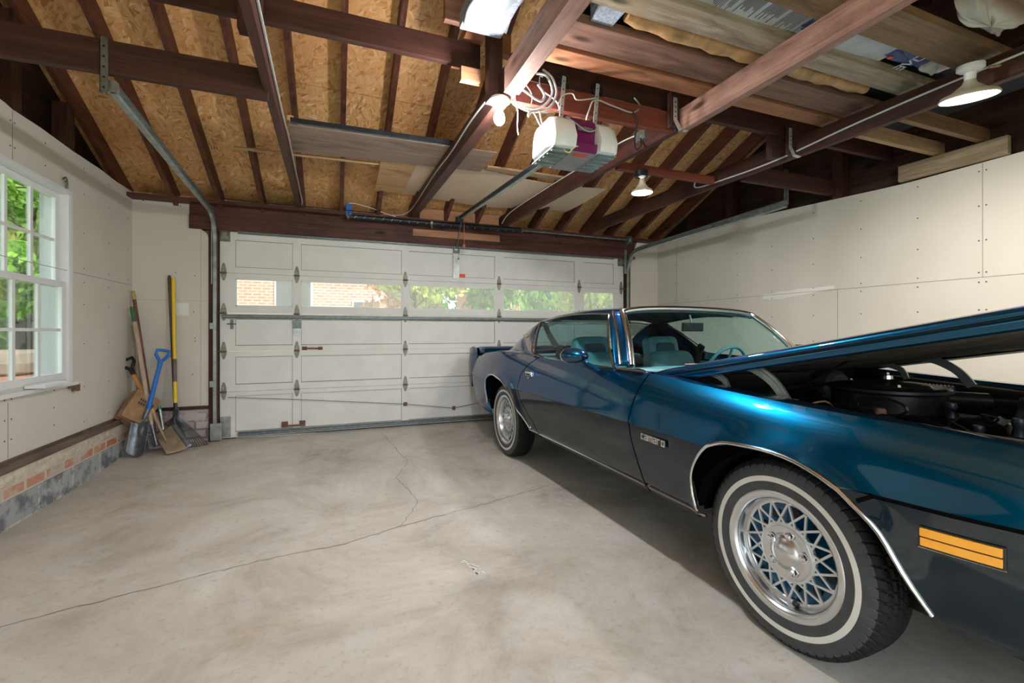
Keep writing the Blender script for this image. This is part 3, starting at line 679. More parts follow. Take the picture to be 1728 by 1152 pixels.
# ------------------------------------------------------------------ tie beams and cross boards
def board(name, lo, hi, mat, label, cat='beam', group=None, rough=0, skew=None):
    """a sawn board between two corners; skew shifts the far end so long pieces are not perfectly parallel"""
    mb = MB(); (x0,y0,z0),(x1,y1,z1) = lo, hi
    P = [(x0,y0,z0),(x1,y0,z0),(x1,y1,z0),(x0,y1,z0),(x0,y0,z1),(x1,y0,z1),(x1,y1,z1),(x0,y1,z1)]
    if skew: P = [(x+(skew[0] if (y == y1) else 0), y+(skew[1] if x == x1 else 0), z) for x, y, z in P]
    mb.hexa(P); return tag(mb.build(name, M[mat], bevel=.003), label, cat, group)
board('tie_beam', (-.335,-.9,2.445),(-.290,5.33,2.585), 'beam_y', 'leftmost tie beam, with a grey cable clipped along it', skew=(-.045,0))
board('tie_beam', (.855,2.30,2.445),(.93,5.33,2.585), 'beam_y', 'dark tie beam running from the bare bulb to the door header', skew=(-.07,0))
board('tie_beam', (.84,-.9,2.42),(.925,2.27,2.56), 'beam_pale', 'pale worn tie beam ending just above the bare bulb', skew=(.0,0))
board('tie_beam', (2.045,-.9,2.42),(2.095,2.32,2.56), 'beam_pale', 'pinkish worn tie beam, the widest one, crossing the upper right')
board('tie_beam', (2.03,2.325,2.43),(2.075,5.33,2.57), 'beam_y', 'dark tie beam right of the opener, with a cable junction box on it', skew=(-.13,0))
board('tie_beam', (3.24,-.9,2.43),(3.285,5.33,2.57), 'beam_y', 'rightmost tie beam, with a white cable along its side', skew=(-.16,0))
board('cross_beam', (-1.95,2.765,2.40),(-.34,2.805,2.56), 'beam_x', 'dark cross beam from the left wall, carrying the left track hanger')
board('cross_beam', (-.95,2.57,2.70),(.80,2.61,2.84), 'beam_x', 'upper dark cross beam ending beside the post above the bulb')
board('hanging_block', (-.44,2.50,2.60),(-.335,2.565,2.92), 'beam_z', 'short dark block hanging beside the leftmost tie beam', 'block')
board('post', (.80,2.40,2.445),(.878,2.48,3.60), 'beam_z', 'upright post above the bare bulb', 'post')
board('block', (.67,2.52,2.585),(.79,2.56,2.665), 'new_pine', 'short pale pine block left of the post above the bulb', 'block')
board('block', (.56,2.45,2.86),(.78,2.49,3.05), 'plank_brown', 'brown plywood scrap high above the bare bulb', 'block')
board('block', (.86,2.45,2.74),(.95,2.50,2.86), 'orange_x', 'small board stub right of the post above the bulb', 'block')
board('cross_beam', (.935,2.345,2.425),(2.03,2.385,2.555), 'beam_red', 'red stained cross board behind the opener motor')
board('cross_beam', (.935,2.40,2.59),(4.40,2.44,2.73), 'beam_x', 'long dark cross board standing on the tie beams behind the opener')
for x, w, m in ((1.24,.10,'new_pine'),(1.55,.14,'pale_pine'),(1.80,.17,'orange_x')):
    board('wood_scrap', (x,2.395,2.558),(x+w,2.43,2.588), m, {1.24:'orange wood scrap wedged behind the right opener strap',1.55:'pale shim on the red cross board, middle one',1.8:'orange shim at the right end of the red cross board'}[x], 'shim')
board('drop_block', (1.975,2.30,2.44),(2.04,2.342,2.66), 'beam_z', 'upright block with a bent bracket on the widest tie beam', 'block')
board('drop_block', (3.00,2.42,2.43),(3.07,2.47,2.589), 'beam_z', 'short block under the long dark cross board, near its middle', 'block')
board('drop_block', (3.085,2.34,2.44),(3.152,2.378,2.66), 'beam_z', 'upright block with a bent bracket beside the rightmost tie beam', 'block')
board('lamp_board', (2.09,3.05,2.435),(3.09,3.09,2.50), 'beam_red', 'narrow red board carrying the small round lamp', 'board')
board('wall_brace', (3.22,2.86,2.42),(4.37,2.90,2.56), 'beam_x', 'dark brace to the right wall above the track end')
board('wall_brace', (3.30,2.05,2.50),(4.39,2.088,2.60), 'pale_pine', 'pale brace to the right wall, farther one behind the weathered board')
board('wall_brace', (3.30,1.79,2.50),(4.39,1.828,2.60), 'plank_tan', 'tan brace to the right wall, nearer one behind the big lamp')
board('weathered_board', (4.29,1.66,2.365),(4.335,2.31,2.492), 'pale_pine_y', 'weathered pale board lying along the top of the right wall', 'board')
# loft planks
Z0 = 2.592
def loft(y0, y1, x0, x1, mat, label, h=.038, z=Z0): board('loft_plank', (x0,y0,z),(x1,y1,z+h), mat, label, 'plank', 'planks of the storage loft')
loft(2.08,2.20,.93,3.55,'orange_x','orange loft board, farthest from the camera')
loft(1.865,2.045,.93,3.58,'plank_brown','wide brown loft plank behind the insulation roll',.045)
loft(1.60,1.735,.95,3.60,'plank_grey','grey weathered loft plank with rough grain',.05)
loft(1.27,1.45,1.1,3.45,'plank_tan','tan loft plank above the widest tie beam and the big lamp',.045)
loft(.86,1.05,1.3,4.3,'plank_tan','tan loft plank at the upper right corner of the view',.045)
loft(.45,.70,1.0,4.3,'plank_brown','brown loft plank over the nose of the car',.045)
# things lying in the loft
def roll(name, a, b, r, mat, label, seed=1, cat='insulation'):
    random.seed(seed); mb = MB(); n = 26; pts = []; rr = []
    for i in range(n+1):
        t = i/n; pts.append((lerp(a[0],b[0],t), lerp(a[1],b[1],t)+random.uniform(-.006,.006), lerp(a[2],b[2],t)+random.uniform(-.006,.006))); rr.append(r*random.uniform(.82,1.1)*(1 if 0 < i < n else .6))
    mb.tube(pts, rr, 12); return tag(mb.build(name, M[mat], smooth=True), label, cat)
M['kraft'] = plain('kraft_paper', (.45,.25,.11), .6, 0, .4, 14, bmp=.7)
M['felt'] = plain('grey_felt', (.30,.33,.40), .9, 0, .35, 60, bmp=.6)
M['foam'] = plain('grey_foam_strip', (.22,.23,.27), .85, 0, .2, 20)
roll('insulation_roll', (1.28,1.80,2.63),(3.02,1.80,2.63), .045, 'kraft', 'brown kraft faced insulation roll lying between two loft planks', 3)
roll('pipe_insulation', (1.15,1.765,2.66),(3.1,1.765,2.67), .028, 'foam', 'grey foam strip beside the brown insulation roll', 4)
mb = MB(); mb.b2((1.12,1.745,2.605),(1.24,1.86,2.74)); tag(mb.build('felt_block', M['felt'], bevel=.006), 'speckled grey felt pad in the loft gap above the pale beam', 'pad')
mb = MB(); mb.b2((.95,1.40,2.70),(4.1,2.2,2.71)); tag(mb.build('loft_lining', plain('dark_tar_paper',(.02,.024,.035),.8)), 'dark tar paper sheet lying on top of the loft planks', 'sheet')
# printed paper: newsprint sheet with text lines
M['newsprint'] = plain('newsprint', (.52,.53,.53), .8, 0, .12, 8)
M['ink'] = plain('ink_print', (.06,.06,.07), .7)
t = thing('newspaper_sheet', (1.95,1.52,2.645), 'grey newspaper with fine columns of print, seen through the loft gap', 'newspaper')
mb = MB(); mb.grid(lambda u, v: (lerp(1.35,2.8,u), lerp(1.455,1.60,v), 2.632+.006*math.sin(u*14)), 24, 2); mb.build('sheet', M['newsprint'], t)
mb = MB(); random.seed(5)
for i in range(70):
    x = 1.58+i*.011
    if i % 12 < 10: mb.b2((x,1.462,2.6235),(x+.0035,lerp(1.53,1.594,random.random()),2.6242))
mb.build('print_lines', M['ink'], t)
# bags
def glyphs(mb, txt, o, ux, uy, hgt, nrm, th=.0012, wgt=.16):
    """block letters from strokes on a 4x6 cell"""
    G = {'A':'04 24 40/02 42x','a':'','N':'','O':''}
    S = {'A':[((0,0),(2,6)),((2,6),(4,0)),((1,2.4),(3,2.4))],'B':[((0,0),(0,6)),((0,6),(3.2,6)),((3.2,6),(3.2,3)),((0,3),(4,3)),((4,3),(4,0)),((4,0),(0,0))],
     'C':[((4,6),(0,6)),((0,6),(0,0)),((0,0),(4,0))],'D':[((0,0),(0,6)),((0,6),(3,6)),((3,6),(4,4)),((4,4),(4,2)),((4,2),(3,0)),((3,0),(0,0))],'E':[((4,6),(0,6)),((0,6),(0,0)),((0,0),(4,0)),((0,3),(3,3))],
     'F':[((4,6),(0,6)),((0,6),(0,0)),((0,3),(3,3))],'G':[((4,6),(0,6)),((0,6),(0,0)),((0,0),(4,0)),((4,0),(4,3)),((4,3),(2,3))],'H':[((0,0),(0,6)),((4,0),(4,6)),((0,3),(4,3))],'I':[((2,0),(2,6))],
     'L':[((0,6),(0,0)),((0,0),(4,0))],'M':[((0,0),(0,6)),((0,6),(2,3)),((2,3),(4,6)),((4,6),(4,0))],'N':[((0,0),(0,6)),((0,6),(4,0)),((4,0),(4,6))],'O':[((0,0),(0,6)),((0,6),(4,6)),((4,6),(4,0)),((4,0),(0,0))],
     'P':[((0,0),(0,6)),((0,6),(4,6)),((4,6),(4,3)),((4,3),(0,3))],'R':[((0,0),(0,6)),((0,6),(4,6)),((4,6),(4,3)),((4,3),(0,3)),((2,3),(4,0))],'S':[((4,6),(0,6)),((0,6),(0,3)),((0,3),(4,3)),((4,3),(4,0)),((4,0),(0,0))],
     'T':[((0,6),(4,6)),((2,6),(2,0))],'U':[((0,6),(0,0)),((0,0),(4,0)),((4,0),(4,6))],'V':[((0,6),(2,0)),((2,0),(4,6))],'Y':[((0,6),(2,3)),((4,6),(2,3)),((2,3),(2,0))],
     'c':[((3.6,4),(0.2,4)),((.2,4),(.2,0)),((.2,0),(3.6,0))],'a':[((.2,4),(3.6,4)),((3.6,4),(3.6,0)),((3.6,0),(.2,0)),((.2,0),(.2,2)),((.2,2),(3.6,2))],'m':[((0,0),(0,4)),((0,4),(5,4)),((5,4),(5,0)),((2.5,4),(2.5,0))],'r':[((.2,0),(.2,4)),((.2,4),(3,4))],'o':[((.2,0),(.2,4)),((.2,4),(3.6,4)),((3.6,4),(3.6,0)),((3.6,0),(.2,0))]}
    k = hgt/6.0; o = Vector(o); ux = Vector(ux).normalized(); uy = Vector(uy).normalized(); nrm = Vector(nrm).normalized(); x = 0
    for ch in txt:
        if ch == ' ': x += 3.5; continue
        for (a, b), (c_, d) in S.get(ch, []):
            p = o+ux*((x+a)*k)+uy*(b*k); q = o+ux*((x+c_)*k)+uy*(d*k); dd = (q-p).normalized()*k*wgt*3
            mb.beam(p-dd*.9, q+dd*.9, k*wgt*6, th, up=nrm)
        x += (6.6 if ch == 'm' else 5.4)
def sack(name, c, d, mat, label, seed, cat='bag', rot=(0,0,0)):
    random.seed(seed); mb = MB(); R = Euler(rot).to_matrix(); n = 14
    ph = [random.uniform(0,6) for _ in range(6)]
    def f(u, v):
        th = u*2*PI; ph_ = (v-.5)*PI
        q = lambda t, e: math.copysign(abs(t)**e, t)
        x = q(math.cos(th),.45)*q(math.cos(ph_),.5); y = q(math.sin(th),.45)*q(math.cos(ph_),.5); z = q(math.sin(ph_),.6)
        wob = 1+.05*math.sin(5*th+ph[0]+4*v)+.04*math.sin(9*th+ph[1]-7*v)
        return Vector(c)+R@Vector((x*d[0]/2*wob, y*d[1]/2*wob, z*d[2]/2*wob))
    mb.grid(f, 40, 20); return tag(mb.build(name, M[mat] if isinstance(mat,str) else mat, weld=True, smooth=True), label, cat), R
M['bag_white'] = plain('white_paper_bag', (.62,.58,.50), .6, 0, .12, 6)
M['bag_blue'] = plain('blue_printed_bag', (.07,.10,.24), .5, 0, .25, 6)
M['batt'] = plain('white_batt_facing', (.22,.24,.255), .6, 0, .12, 10, bmp=.4)
b1, _ = sack('printed_bag', (2.93,1.19,2.735), (.42,.13,.25), 'bag_white', 'white printed bag slumped in the loft above the big lamp', 5)
mb = MB(); glyphs(mb, 'NORTHERN WHITE', (2.755,1.118,2.76), (1,0,.02), (0,0,1), .030, (0,-1,0)); tt = mb.build('bag_print', M['ink'], None)
tt.parent = b1; tt.location = tt.location-b1.location
mb = MB(); mb.box((3.11,1.125,2.72),(.03,.02,.05)); mb.box((3.105,1.125,2.67),(.02,.02,.03)); rr = mb.build('red_print', M['red'], None); rr.parent = b1; rr.location = rr.location-b1.location
b2_, _ = sack('printed_bag', (2.92,1.52,2.675), (.34,.10,.10), 'bag_blue', 'blue bag with white capital letters between two loft planks', 6)
mb = MB(); glyphs(mb, 'OVERS', (2.98,1.47,2.6235), (0,1,0), (-1,0,0), .055, (0,0,-1)); tt = mb.build('bag_print', M['porcelain'], None); tt.parent = b2_; tt.location = tt.location-b2_.location
mb = MB(); mb.box((2.80,1.545,2.6245),(.03,.02,.003)); rr = mb.build('red_print', M['red'], None); rr.parent = b2_; rr.location = rr.location-b2_.location
sack('crumpled_bag', (3.17,1.52,2.668), (.15,.12,.09), 'bag_white', 'crumpled white bag end beside the blue lettered bag', 7)
sack('folded_tarp', (2.42,1.525,2.675), (.55,.10,.07), plain('grey_blue_tarp',(.30,.34,.33),.6), 'grey tarp folded between the loft planks left of the blue bag', 9, 'tarp')
sack('blue_bag', (2.22,1.53,2.67), (.22,.10,.08), plain('navy_plastic',(.03,.04,.22),.35), 'navy blue plastic bag peeking through the loft gap', 10)
sack('storage_bag', (1.55,1.53,2.70), (.35,.10,.10), plain('purple_grey_plastic',(.13,.10,.17),.4), 'dark purple plastic bag above the grey weathered plank', 11)
# rolled batt with white facing above the bulb
t = thing('insulation_batt', (.78,1.95,2.66), 'white faced insulation batt hanging above the bare bulb', 'insulation')
mb = MB(); mb.grid(lambda u, v: (lerp(.60,.835,u)+.008*math.sin(v*20), lerp(1.25,2.24,v), 2.70+.012*math.sin(u*9+v*7)+.02*u), 10, 20)
mb.build('facing', M['batt'], t, smooth=True, solid=.012)
mb = MB(); mb.b2((.60,1.3,2.715),(.83,2.30,2.80)); mb.build('batt', M['felt'], t, bevel=.01)
board('joist', (.70,1.2,2.86),(.82,2.9,2.92), 'orange_x', 'short ceiling joist above the insulation batt', 'joist')
# sheets lying across the tie beams in front
def sheet(name, pts, z, mat, label, th=.006, wav=0):
    mb = MB(); random.seed(3); n = 16
    (a, b, c, d) = pts
    f = lambda u, v: Vector((lerp(lerp(a[0],b[0],u),lerp(d[0],c[0],u),v), lerp(lerp(a[1],b[1],u),lerp(d[1],c[1],u),v), z+wav*math.sin(u*PI*2.2+v*1.5)-wav*.8*math.sin(v*PI)))
    V0 = [[mb.bm.verts.new(f(i/n,j/n)) for j in range(n+1)] for i in range(n+1)]; V1 = [[mb.bm.verts.new(f(i/n,j/n)+Vector((0,0,th))) for j in range(n+1)] for i in range(n+1)]
    for V in (V0, V1):
        for i in range(n):
            for j in range(n): mb._f([V[i][j],V[i+1][j],V[i+1][j+1],V[i][j+1]])
    for i in range(n):
        for q in ((V0[i][0],V0[i+1][0],V1[i+1][0],V1[i][0]),(V0[i][n],V0[i+1][n],V1[i+1][n],V1[i][n]),(V0[0][i],V0[0][i+1],V1[0][i+1],V1[0][i]),(V0[n][i],V0[n][i+1],V1[n][i+1],V1[n][i])): mb._f(list(q))
    return tag(mb.build(name, M[mat], smooth=bool(wav), sharp=30), label, 'sheet')
sheet('plywood_sheet', [(-.30,3.52),(1.22,3.46),(1.22,3.92),(-.32,4.04)], 2.588, 'ply_grey', 'grey plywood sheet lying across the two left tie beams')
sheet('plywood_sheet', [(.36,3.90),(.66,3.92),(.66,4.87),(.38,4.88)], 2.597, 'ply_orange', 'small orange plywood piece left of the cream hardboard')
sheet('hardboard_sheet', [(.62,3.93),(2.62,4.02),(2.66,5.0),(.61,4.98)], 2.607, 'hardboard', 'large bowed cream hardboard sheet on the tie beams', .004, .022)
board('pine_slat', (1.25,3.79,2.588),(2.1,3.88,2.606), 'pale_pine', 'tan slat on the tie beams behind the opener rail', 'slat')
t = thing('wooden_pole', (-.75,3.86,2.588), 'pale round pole resting across the leftmost tie beam', 'pole')
mb = MB(); mb.tube([(-.75,4.159,2.605),(.30,4.11,2.605),(.375,4.106,2.605)], [.012,.014,.004], 10); mb.build('pole', M['pale_pine'], t, smooth=True)
mb = MB(); mb.tube([(-.62,4.153,2.605),(-.38,4.142,2.605)], .0155, 10); mb.build('cord_wrap', M['kraft'], t)
t = thing('steel_rail', (.27,3.38,2.56), 'dark steel channel rails bundled along the front edge of the grey plywood', 'rail')
for k, (dz, dy, m) in enumerate(((0,0,'black_metal'),(.0,.022,'steel_dark'))):
    mb = MB(); mb.beam((-.29,3.475+dy,2.606+dz),(.86,3.445+dy,2.606+dz), .018, .03); mb.build('channel', M[m], t)
mb = MB(); mb.b2((.30,3.445,2.592),(.33,3.50,2.63)); mb.build('black_strap', M['black'], t)
mb = MB(); mb.b2((-.31,3.47,2.60),(-.27,3.50,2.635)); mb.build('end_bolt', M['chrome'], t)

# ------------------------------------------------------------------ lamps, cables, boxes
t = thing('bare_bulb_lamp', (.82,2.37,2.40), 'bare lit bulb in a white porcelain holder under the tie beam', 'lamp')
lx, ly, lz = .853, 2.385, 2.42
mb = MB(); mb.lathe([(0,.022),(.052,.022),(.06,.012),(.06,.004),(.045,-.002),(.026,-.006),(.024,-.03),(0,-.03)], (lx,ly,lz), n=28); mb.build('lamp_holder', M['porcelain'], t, smooth=True)
mb = MB(); mb.lathe([(0,-.125),(.016,-.122),(.028,-.108),(.032,-.09),(.028,-.068),(.018,-.048),(.014,-.03),(0,-.03)], (lx,ly,lz), n=20); mb.build('glowing_bulb', M['bulb'], t, smooth=True)
lamp('bulb_light', 'POINT', (lx,ly,lz-.085), 175, (1,.98,.96), shadow_soft_size=.042)
def reflector(name, c, r, h, base_r, label, facemat, energy, col, tilt=(0,0), face_blend=.0):
    t = thing(name, (c[0],c[1],c[2]), label, 'lamp'); R = Euler((tilt[0],tilt[1],0)).to_matrix(); ax = R @ Vector((0,0,1))
    c = Vector(c); mb = MB(); mb.lathe([(0,h+.055),(base_r*.95,h+.055),(base_r,h+.05),(base_r,h+.03),(base_r*.75,h+.02),(base_r*.45,h+.015),(base_r*.42,h-.02),(0,h-.02)], c, ax, 28); mb.build('lamp_holder', M['porcelain'], t, smooth=True)
    mb = MB(); mb.lathe([(.018,h),(.022,h-.02),(.03,h*.62),(r*.62,h*.28),(r*.93,.015),(r,.0),(r*.97,-.004),(r*.93,.0)], c, ax, 36); mb.build('reflector', M['lamp_cone'], t, smooth=True, solid=.002)
    mb = MB(); mb.lathe([(0,-.006),(r*.6,-.005),(r*.93,.0)], c, ax, 36); mb.build('lamp_face', M[facemat], t, smooth=True)
    d = bpy.data.lights.new(name+'_light','AREA'); d.shape = 'DISK'; d.size = r*1.8; d.energy = energy; d.color = col
    o = bpy.data.objects.new(name+'_light', d); C.objects.link(o); o.location = c-ax*.012; o.rotation_euler = (tilt[0],tilt[1],0)
    return t
M['lamp_cone'] = plain('pale_lamp_cone', (.62,.55,.42), .4, 0, .04)
reflector('reflector_lamp', (3.06,1.33,2.355), .118, .105, .055, 'big lit reflector lamp with a glaring face at the upper right', 'lamp_face_warm', 34, (1,.93,.82), (.10,-.12))
reflector('reflector_lamp', (2.30,3.02,2.262), .085, .105, .035, 'small round lit lamp under the narrow red board', 'lamp_face', 20, (1,.97,.92), (0,0))
mb = MB(); mb.lathe([(0,.0),(.052,0),(.052,-.045),(0,-.045)], (2.30,3.03,2.435), n=16); tag(mb.build('junction_box', M['black_metal']), 'dark round box above the small lit lamp', 'box')
mb = MB(); mb.b2((2.0,2.60,2.49),(2.028,2.70,2.56)); mb.lathe([(0,.006),(.018,.006),(.02,0)],(2.0,2.65,2.525),(-1,0,0),12); tag(mb.build('junction_box', M['steel'], bevel=.004), 'steel junction box on the dark tie beam right of the opener', 'box')
def cable(name, pts, r, mat, label, k=6, cat='cable'):
    mb = MB(); mb.tube(smooth_path(pts, k), r, 6); return tag(mb.build(name, M[mat], smooth=True), label, cat)
cable('cable', [(.846,2.40,2.44),(.836,2.50,2.50),(.832,2.9,2.53),(.825,3.4,2.515),(.815,3.9,2.53),(.80,4.5,2.51),(.79,5.0,2.50),(.72,5.17,2.46),(.60,5.20,2.445)], .006, 'grey_cable', 'grey cable along the tie beam from the bare bulb to the header')
cable('cable', [(-.287,-.2,2.53),(-.302,1.9,2.53),(-.307,2.6,2.52),(-.312,3.3,2.52),(-.314,3.6,2.54),(-.319,4.2,2.53),(-.324,4.9,2.52),(-.327,5.17,2.46),(-.45,5.20,2.448)], .007, 'grey_cable', 'grey cable clipped to the side of the leftmost tie beam')
cable('cable', [(-1.1,5.20,2.455),(-.8,5.20,2.45),(-.3,5.19,2.447),(.3,5.205,2.450),(.5,5.207,2.45)], .006, 'black_metal', 'dark cable running along the top of the door header')
cable('cable', [(2.00,2.71,2.545),(1.998,2.9,2.565),(1.981,3.3,2.56),(1.963,3.7,2.565),(1.937,4.3,2.56),(1.916,4.8,2.55),(1.900,5.05,2.52),(1.89,5.19,2.46)], .005, 'white_cable', 'white cable along the top of the dark tie beam right of the opener')
cable('cable', [(3.205,.2,2.53),(3.179,1.2,2.525),(3.161,1.9,2.50),(3.146,2.5,2.455),(3.133,3.0,2.46),(3.12,3.3,2.48),(3.0,3.20,2.52),(2.7,3.11,2.515),(2.35,3.11,2.512)], .006, 'white_cable', 'white cable sagging along the rightmost tie beam to the small lamp')
cable('cable', [(3.13,1.28,2.50),(3.5,1.16,2.56),(4.0,1.0,2.58),(4.3,.9,2.60)], .007, 'pale_pine', 'tan cable running from the big lamp to the right wall')
cable('cable', [(.135,5.20,2.525),(.20,5.19,2.53),(.42,5.19,2.485),(.55,5.18,2.44),(.63,5.19,2.43)], .004, 'white_cable', 'thin white wire looping from the blue clamp on the spring tube')
cable('cable', [(1.76,2.39,2.62),(1.78,2.36,2.555),(1.70,2.33,2.49),(1.55,2.32,2.50),(1.42,2.30,2.50),(1.37,2.29,2.42),(1.36,2.31,2.36)], .0045, 'grey_cable', 'grey wire looping from the loft board to the opener motor')
cable('cable', [(1.70,2.33,2.50),(1.73,2.32,2.44),(1.72,2.33,2.33),(1.80,2.42,2.31),(1.97,2.60,2.43),(2.0,2.64,2.50)], .005, 'black_metal', 'black power cord hanging between the opener and the junction box')
cable('cable', [(.935,2.33,2.555),(1.0,2.32,2.50),(1.02,2.31,2.44),(.99,2.30,2.33),(1.02,2.30,2.36),(1.06,2.30,2.30),(1.08,2.30,2.28)], .0035, 'white_cable', 'thin white wire dropping left of the opener motor')
cable('cable', [(1.12,2.385,2.62),(1.09,2.36,2.60),(1.09,2.34,2.52),(1.17,2.32,2.46),(1.19,2.32,2.41),(1.10,2.30,2.37),(1.06,2.29,2.36),(1.07,2.29,2.30)], .0035, 'white_cable', 'white bell wire curling beside the left opener strap')
cable('cable', [(1.19,2.32,2.45),(1.22,2.32,2.50),(1.28,2.32,2.52),(1.31,2.32,2.49),(1.43,2.34,2.53),(1.48,2.36,2.56)], .0035, 'white_cable', 'white bell wire between the two opener straps')
cable('cable', [(.955,2.40,2.44),(.975,2.41,2.40),(.972,2.41,2.32),(.978,2.41,2.27)], .003, 'white_cable', 'short white wire end hanging right of the bare bulb')
def conduit(pts, label):
    mb = MB(); P = smooth_path([(a+.01,b-.02,c-.03) for a,b,c in pts], 22); mb.tube(P, [.006+(.0016 if i % 2 else 0) for i in range(len(P))], 8); tag(mb.build('flexible_conduit', M['conduit'], smooth=False), label, 'conduit')
M['conduit'] = plain('ribbed_conduit', (.62,.65,.68), .35, .5, .1)
conduit([(.90,2.36,2.445),(1.0,2.34,2.415),(1.09,2.33,2.45),(1.135,2.33,2.53),(1.10,2.33,2.61),(1.04,2.34,2.62)], 'ribbed metal conduit, outer loop beside the bare bulb')
conduit([(.905,2.35,2.43),(1.0,2.32,2.39),(1.10,2.31,2.42),(1.15,2.31,2.51),(1.13,2.32,2.60),(1.08,2.34,2.65)], 'ribbed metal conduit, lower loop sagging lowest beside the bulb')
conduit([(.88,2.33,2.50),(.95,2.32,2.50),(1.02,2.31,2.46),(1.06,2.31,2.455),(1.08,2.32,2.50),(1.05,2.34,2.56)], 'ribbed metal conduit, short upper piece above the bulb')
def bent(name, x, y, label):
    t = thing(name, (x,y,2.43), label, 'bracket')
    mb = MB(); mb.beam((x,y,2.62),(x,y,2.475), .028, .003, up=(0,1,0)); mb.beam((x,y-.001,2.478),(x+.035,y-.004,2.425), .028, .003, up=(0,1,0)); mb.beam((x+.033,y-.003,2.426),(x+.085,y-.006,2.418), .028, .004, up=(0,0,1)); mb.build('bent_plate', M['steel_pale'], t)
    for k in range(4):
        mb = MB(); mb.lathe([(0,.001),(.005,.001),(.005,0)],(x,y-.002,2.50+k*.03),(0,-1,0),8); mb.build('screw_hole', M['black'], t)
M['steel_pale'] = plain('bright_zinc', (.70,.73,.72), .35, .6, .08)
bent('joist_bracket', 2.0, 2.293, 'bent zinc bracket under the widest tie beam')
bent('joist_bracket', 3.078, 2.333, 'bent zinc bracket under the rightmost tie beam')
# ------------------------------------------------------------------ left wall windows (six over six)
def window(n, y0, y1):
    w = thing('window_%d' % n, (XL, (y0+y1)/2, WZ0), kind='structure')
    z0, z1 = WZ0, WZ1; xi = XL
    mb = MB()   # casing reveal: jambs, head, sill
    mb.b2((xi-.152,y0-.004,z0-.02),(xi+.012,y0+.022,z1)); mb.b2((xi-.152,y1-.022,z0-.02),(xi+.012,y1+.012,z1+.01)); mb.b2((xi-.152,y0,z1-.02),(xi+.02,y1+.012,z1+.012))
    mb.b2((xi-.012+.013,y1-.004,z0-.02),(xi+.014,y1+.03,z1+.012))
    mb.build('window_frame', M['white_paint'], w, bevel=.002)
    mb = MB(); mb.b2((xi-.18,y0-.03,z0-.045),(xi+.045,y1+.035,z0-.02)); mb.build('window_sill', M['white_paint'], w, bevel=.002)
    ym = 1.47
    def sash(xc, za, zb, name):
        mb = MB(); a, b = y0+.022, y1-.022; st = .052; xs = (xc-.016, xc+.016)
        mb.b2((xs[0],a,za),(xs[1],a+st,zb)); mb.b2((xs[0],b-st,za),(xs[1],b,zb)); mb.b2((xs[0],a+st,za),(xs[1],b-st,za+(.07 if za < 1 else .035))); mb.b2((xs[0],a+st,zb-.04),(xs[1],b-st,zb))
        lo, hi = za+(.07 if za < 1 else .035), zb-.04; p = (b-a-2*st)/3
        for k in (1,2): mb.b2((xc-.009,a+st+k*p-.014,lo),(xc+.009,a+st+k*p+.014,hi))
        zc = (lo+hi)/2; mb.b2((xc-.008,a+st,zc-.010),(xc+.008,b-st,zc+.010))
        s = mb.build(name, M['white_paint'], w, bevel=.0015)
        for k in range(3):
            for (q0, q1) in ((lo,zc-.01),(zc+.01,hi)):
                mb = MB(); mb.b2((xc-.002,a+st+k*p+.008,q0-.001),(xc+.002,a+st+(k+1)*p-.008,q1+.001)); mb.build('glass_pane', M['window_glass'], s)
    sash(xi-.020, z0-.02, ym+.03, 'lower_sash'); sash(xi-.056, ym-.01, z1-.02, 'upper_sash')
    mb = MB(); mb.b2((xi-.06,(y0+y1)/2-.03,ym+.03),(xi-.03,(y0+y1)/2+.03,ym+.045)); mb.build('sash_lock', M['steel_dark'], w)
    return w
window(1, *WIN[0]); window(2, *WIN[1])
mb = MB(); mb.b2((-1.80,3.72,.785),(-1.70,4.02,.806)); tag(mb.build('loose_board', M['white_paint'], bevel=.002), 'white painted offcut lying on the window sill', 'board')
mb = MB(); mb.tube(smooth_path([(-1.79,4.18,2.166),(-1.785,4.17,2.215),(-1.78,4.14,2.235),(-1.785,4.12,2.215)],4), .006, 6); mb.tube(smooth_path([(-1.79,4.19,2.17),(-1.78,4.16,2.20),(-1.782,4.13,2.205)],4), .005, 6); tag(mb.build('wire_hook', M['steel_dark']), 'bent dark wire hook above the window corner', 'hook')
mb = MB(); mb.b2((-1.80,4.265,.705),(-1.765,4.30,.755)); mb.b2((-1.795,4.20,.735),(-1.77,4.265,.75)); tag(mb.build('sill_bracket', M['rust']), 'rusty bracket under the right end of the window sill', 'bracket')
t = thing('switch_plate', (-1.405,5.335,1.31), 'white double light switch plate behind the yellow rake handle', 'switch')
mb = MB(); mb.b2((-1.462,5.332,1.30),(-1.35,5.3395,1.425)); pl = mb.build('plate', M['porcelain'], t, bevel=.003)
for x in (-1.43,-1.382):
    mb = MB(); mb.b2((x-.005,5.322,1.352),(x+.005,5.333,1.375)); mb.build('toggle', M['porcelain'], t)

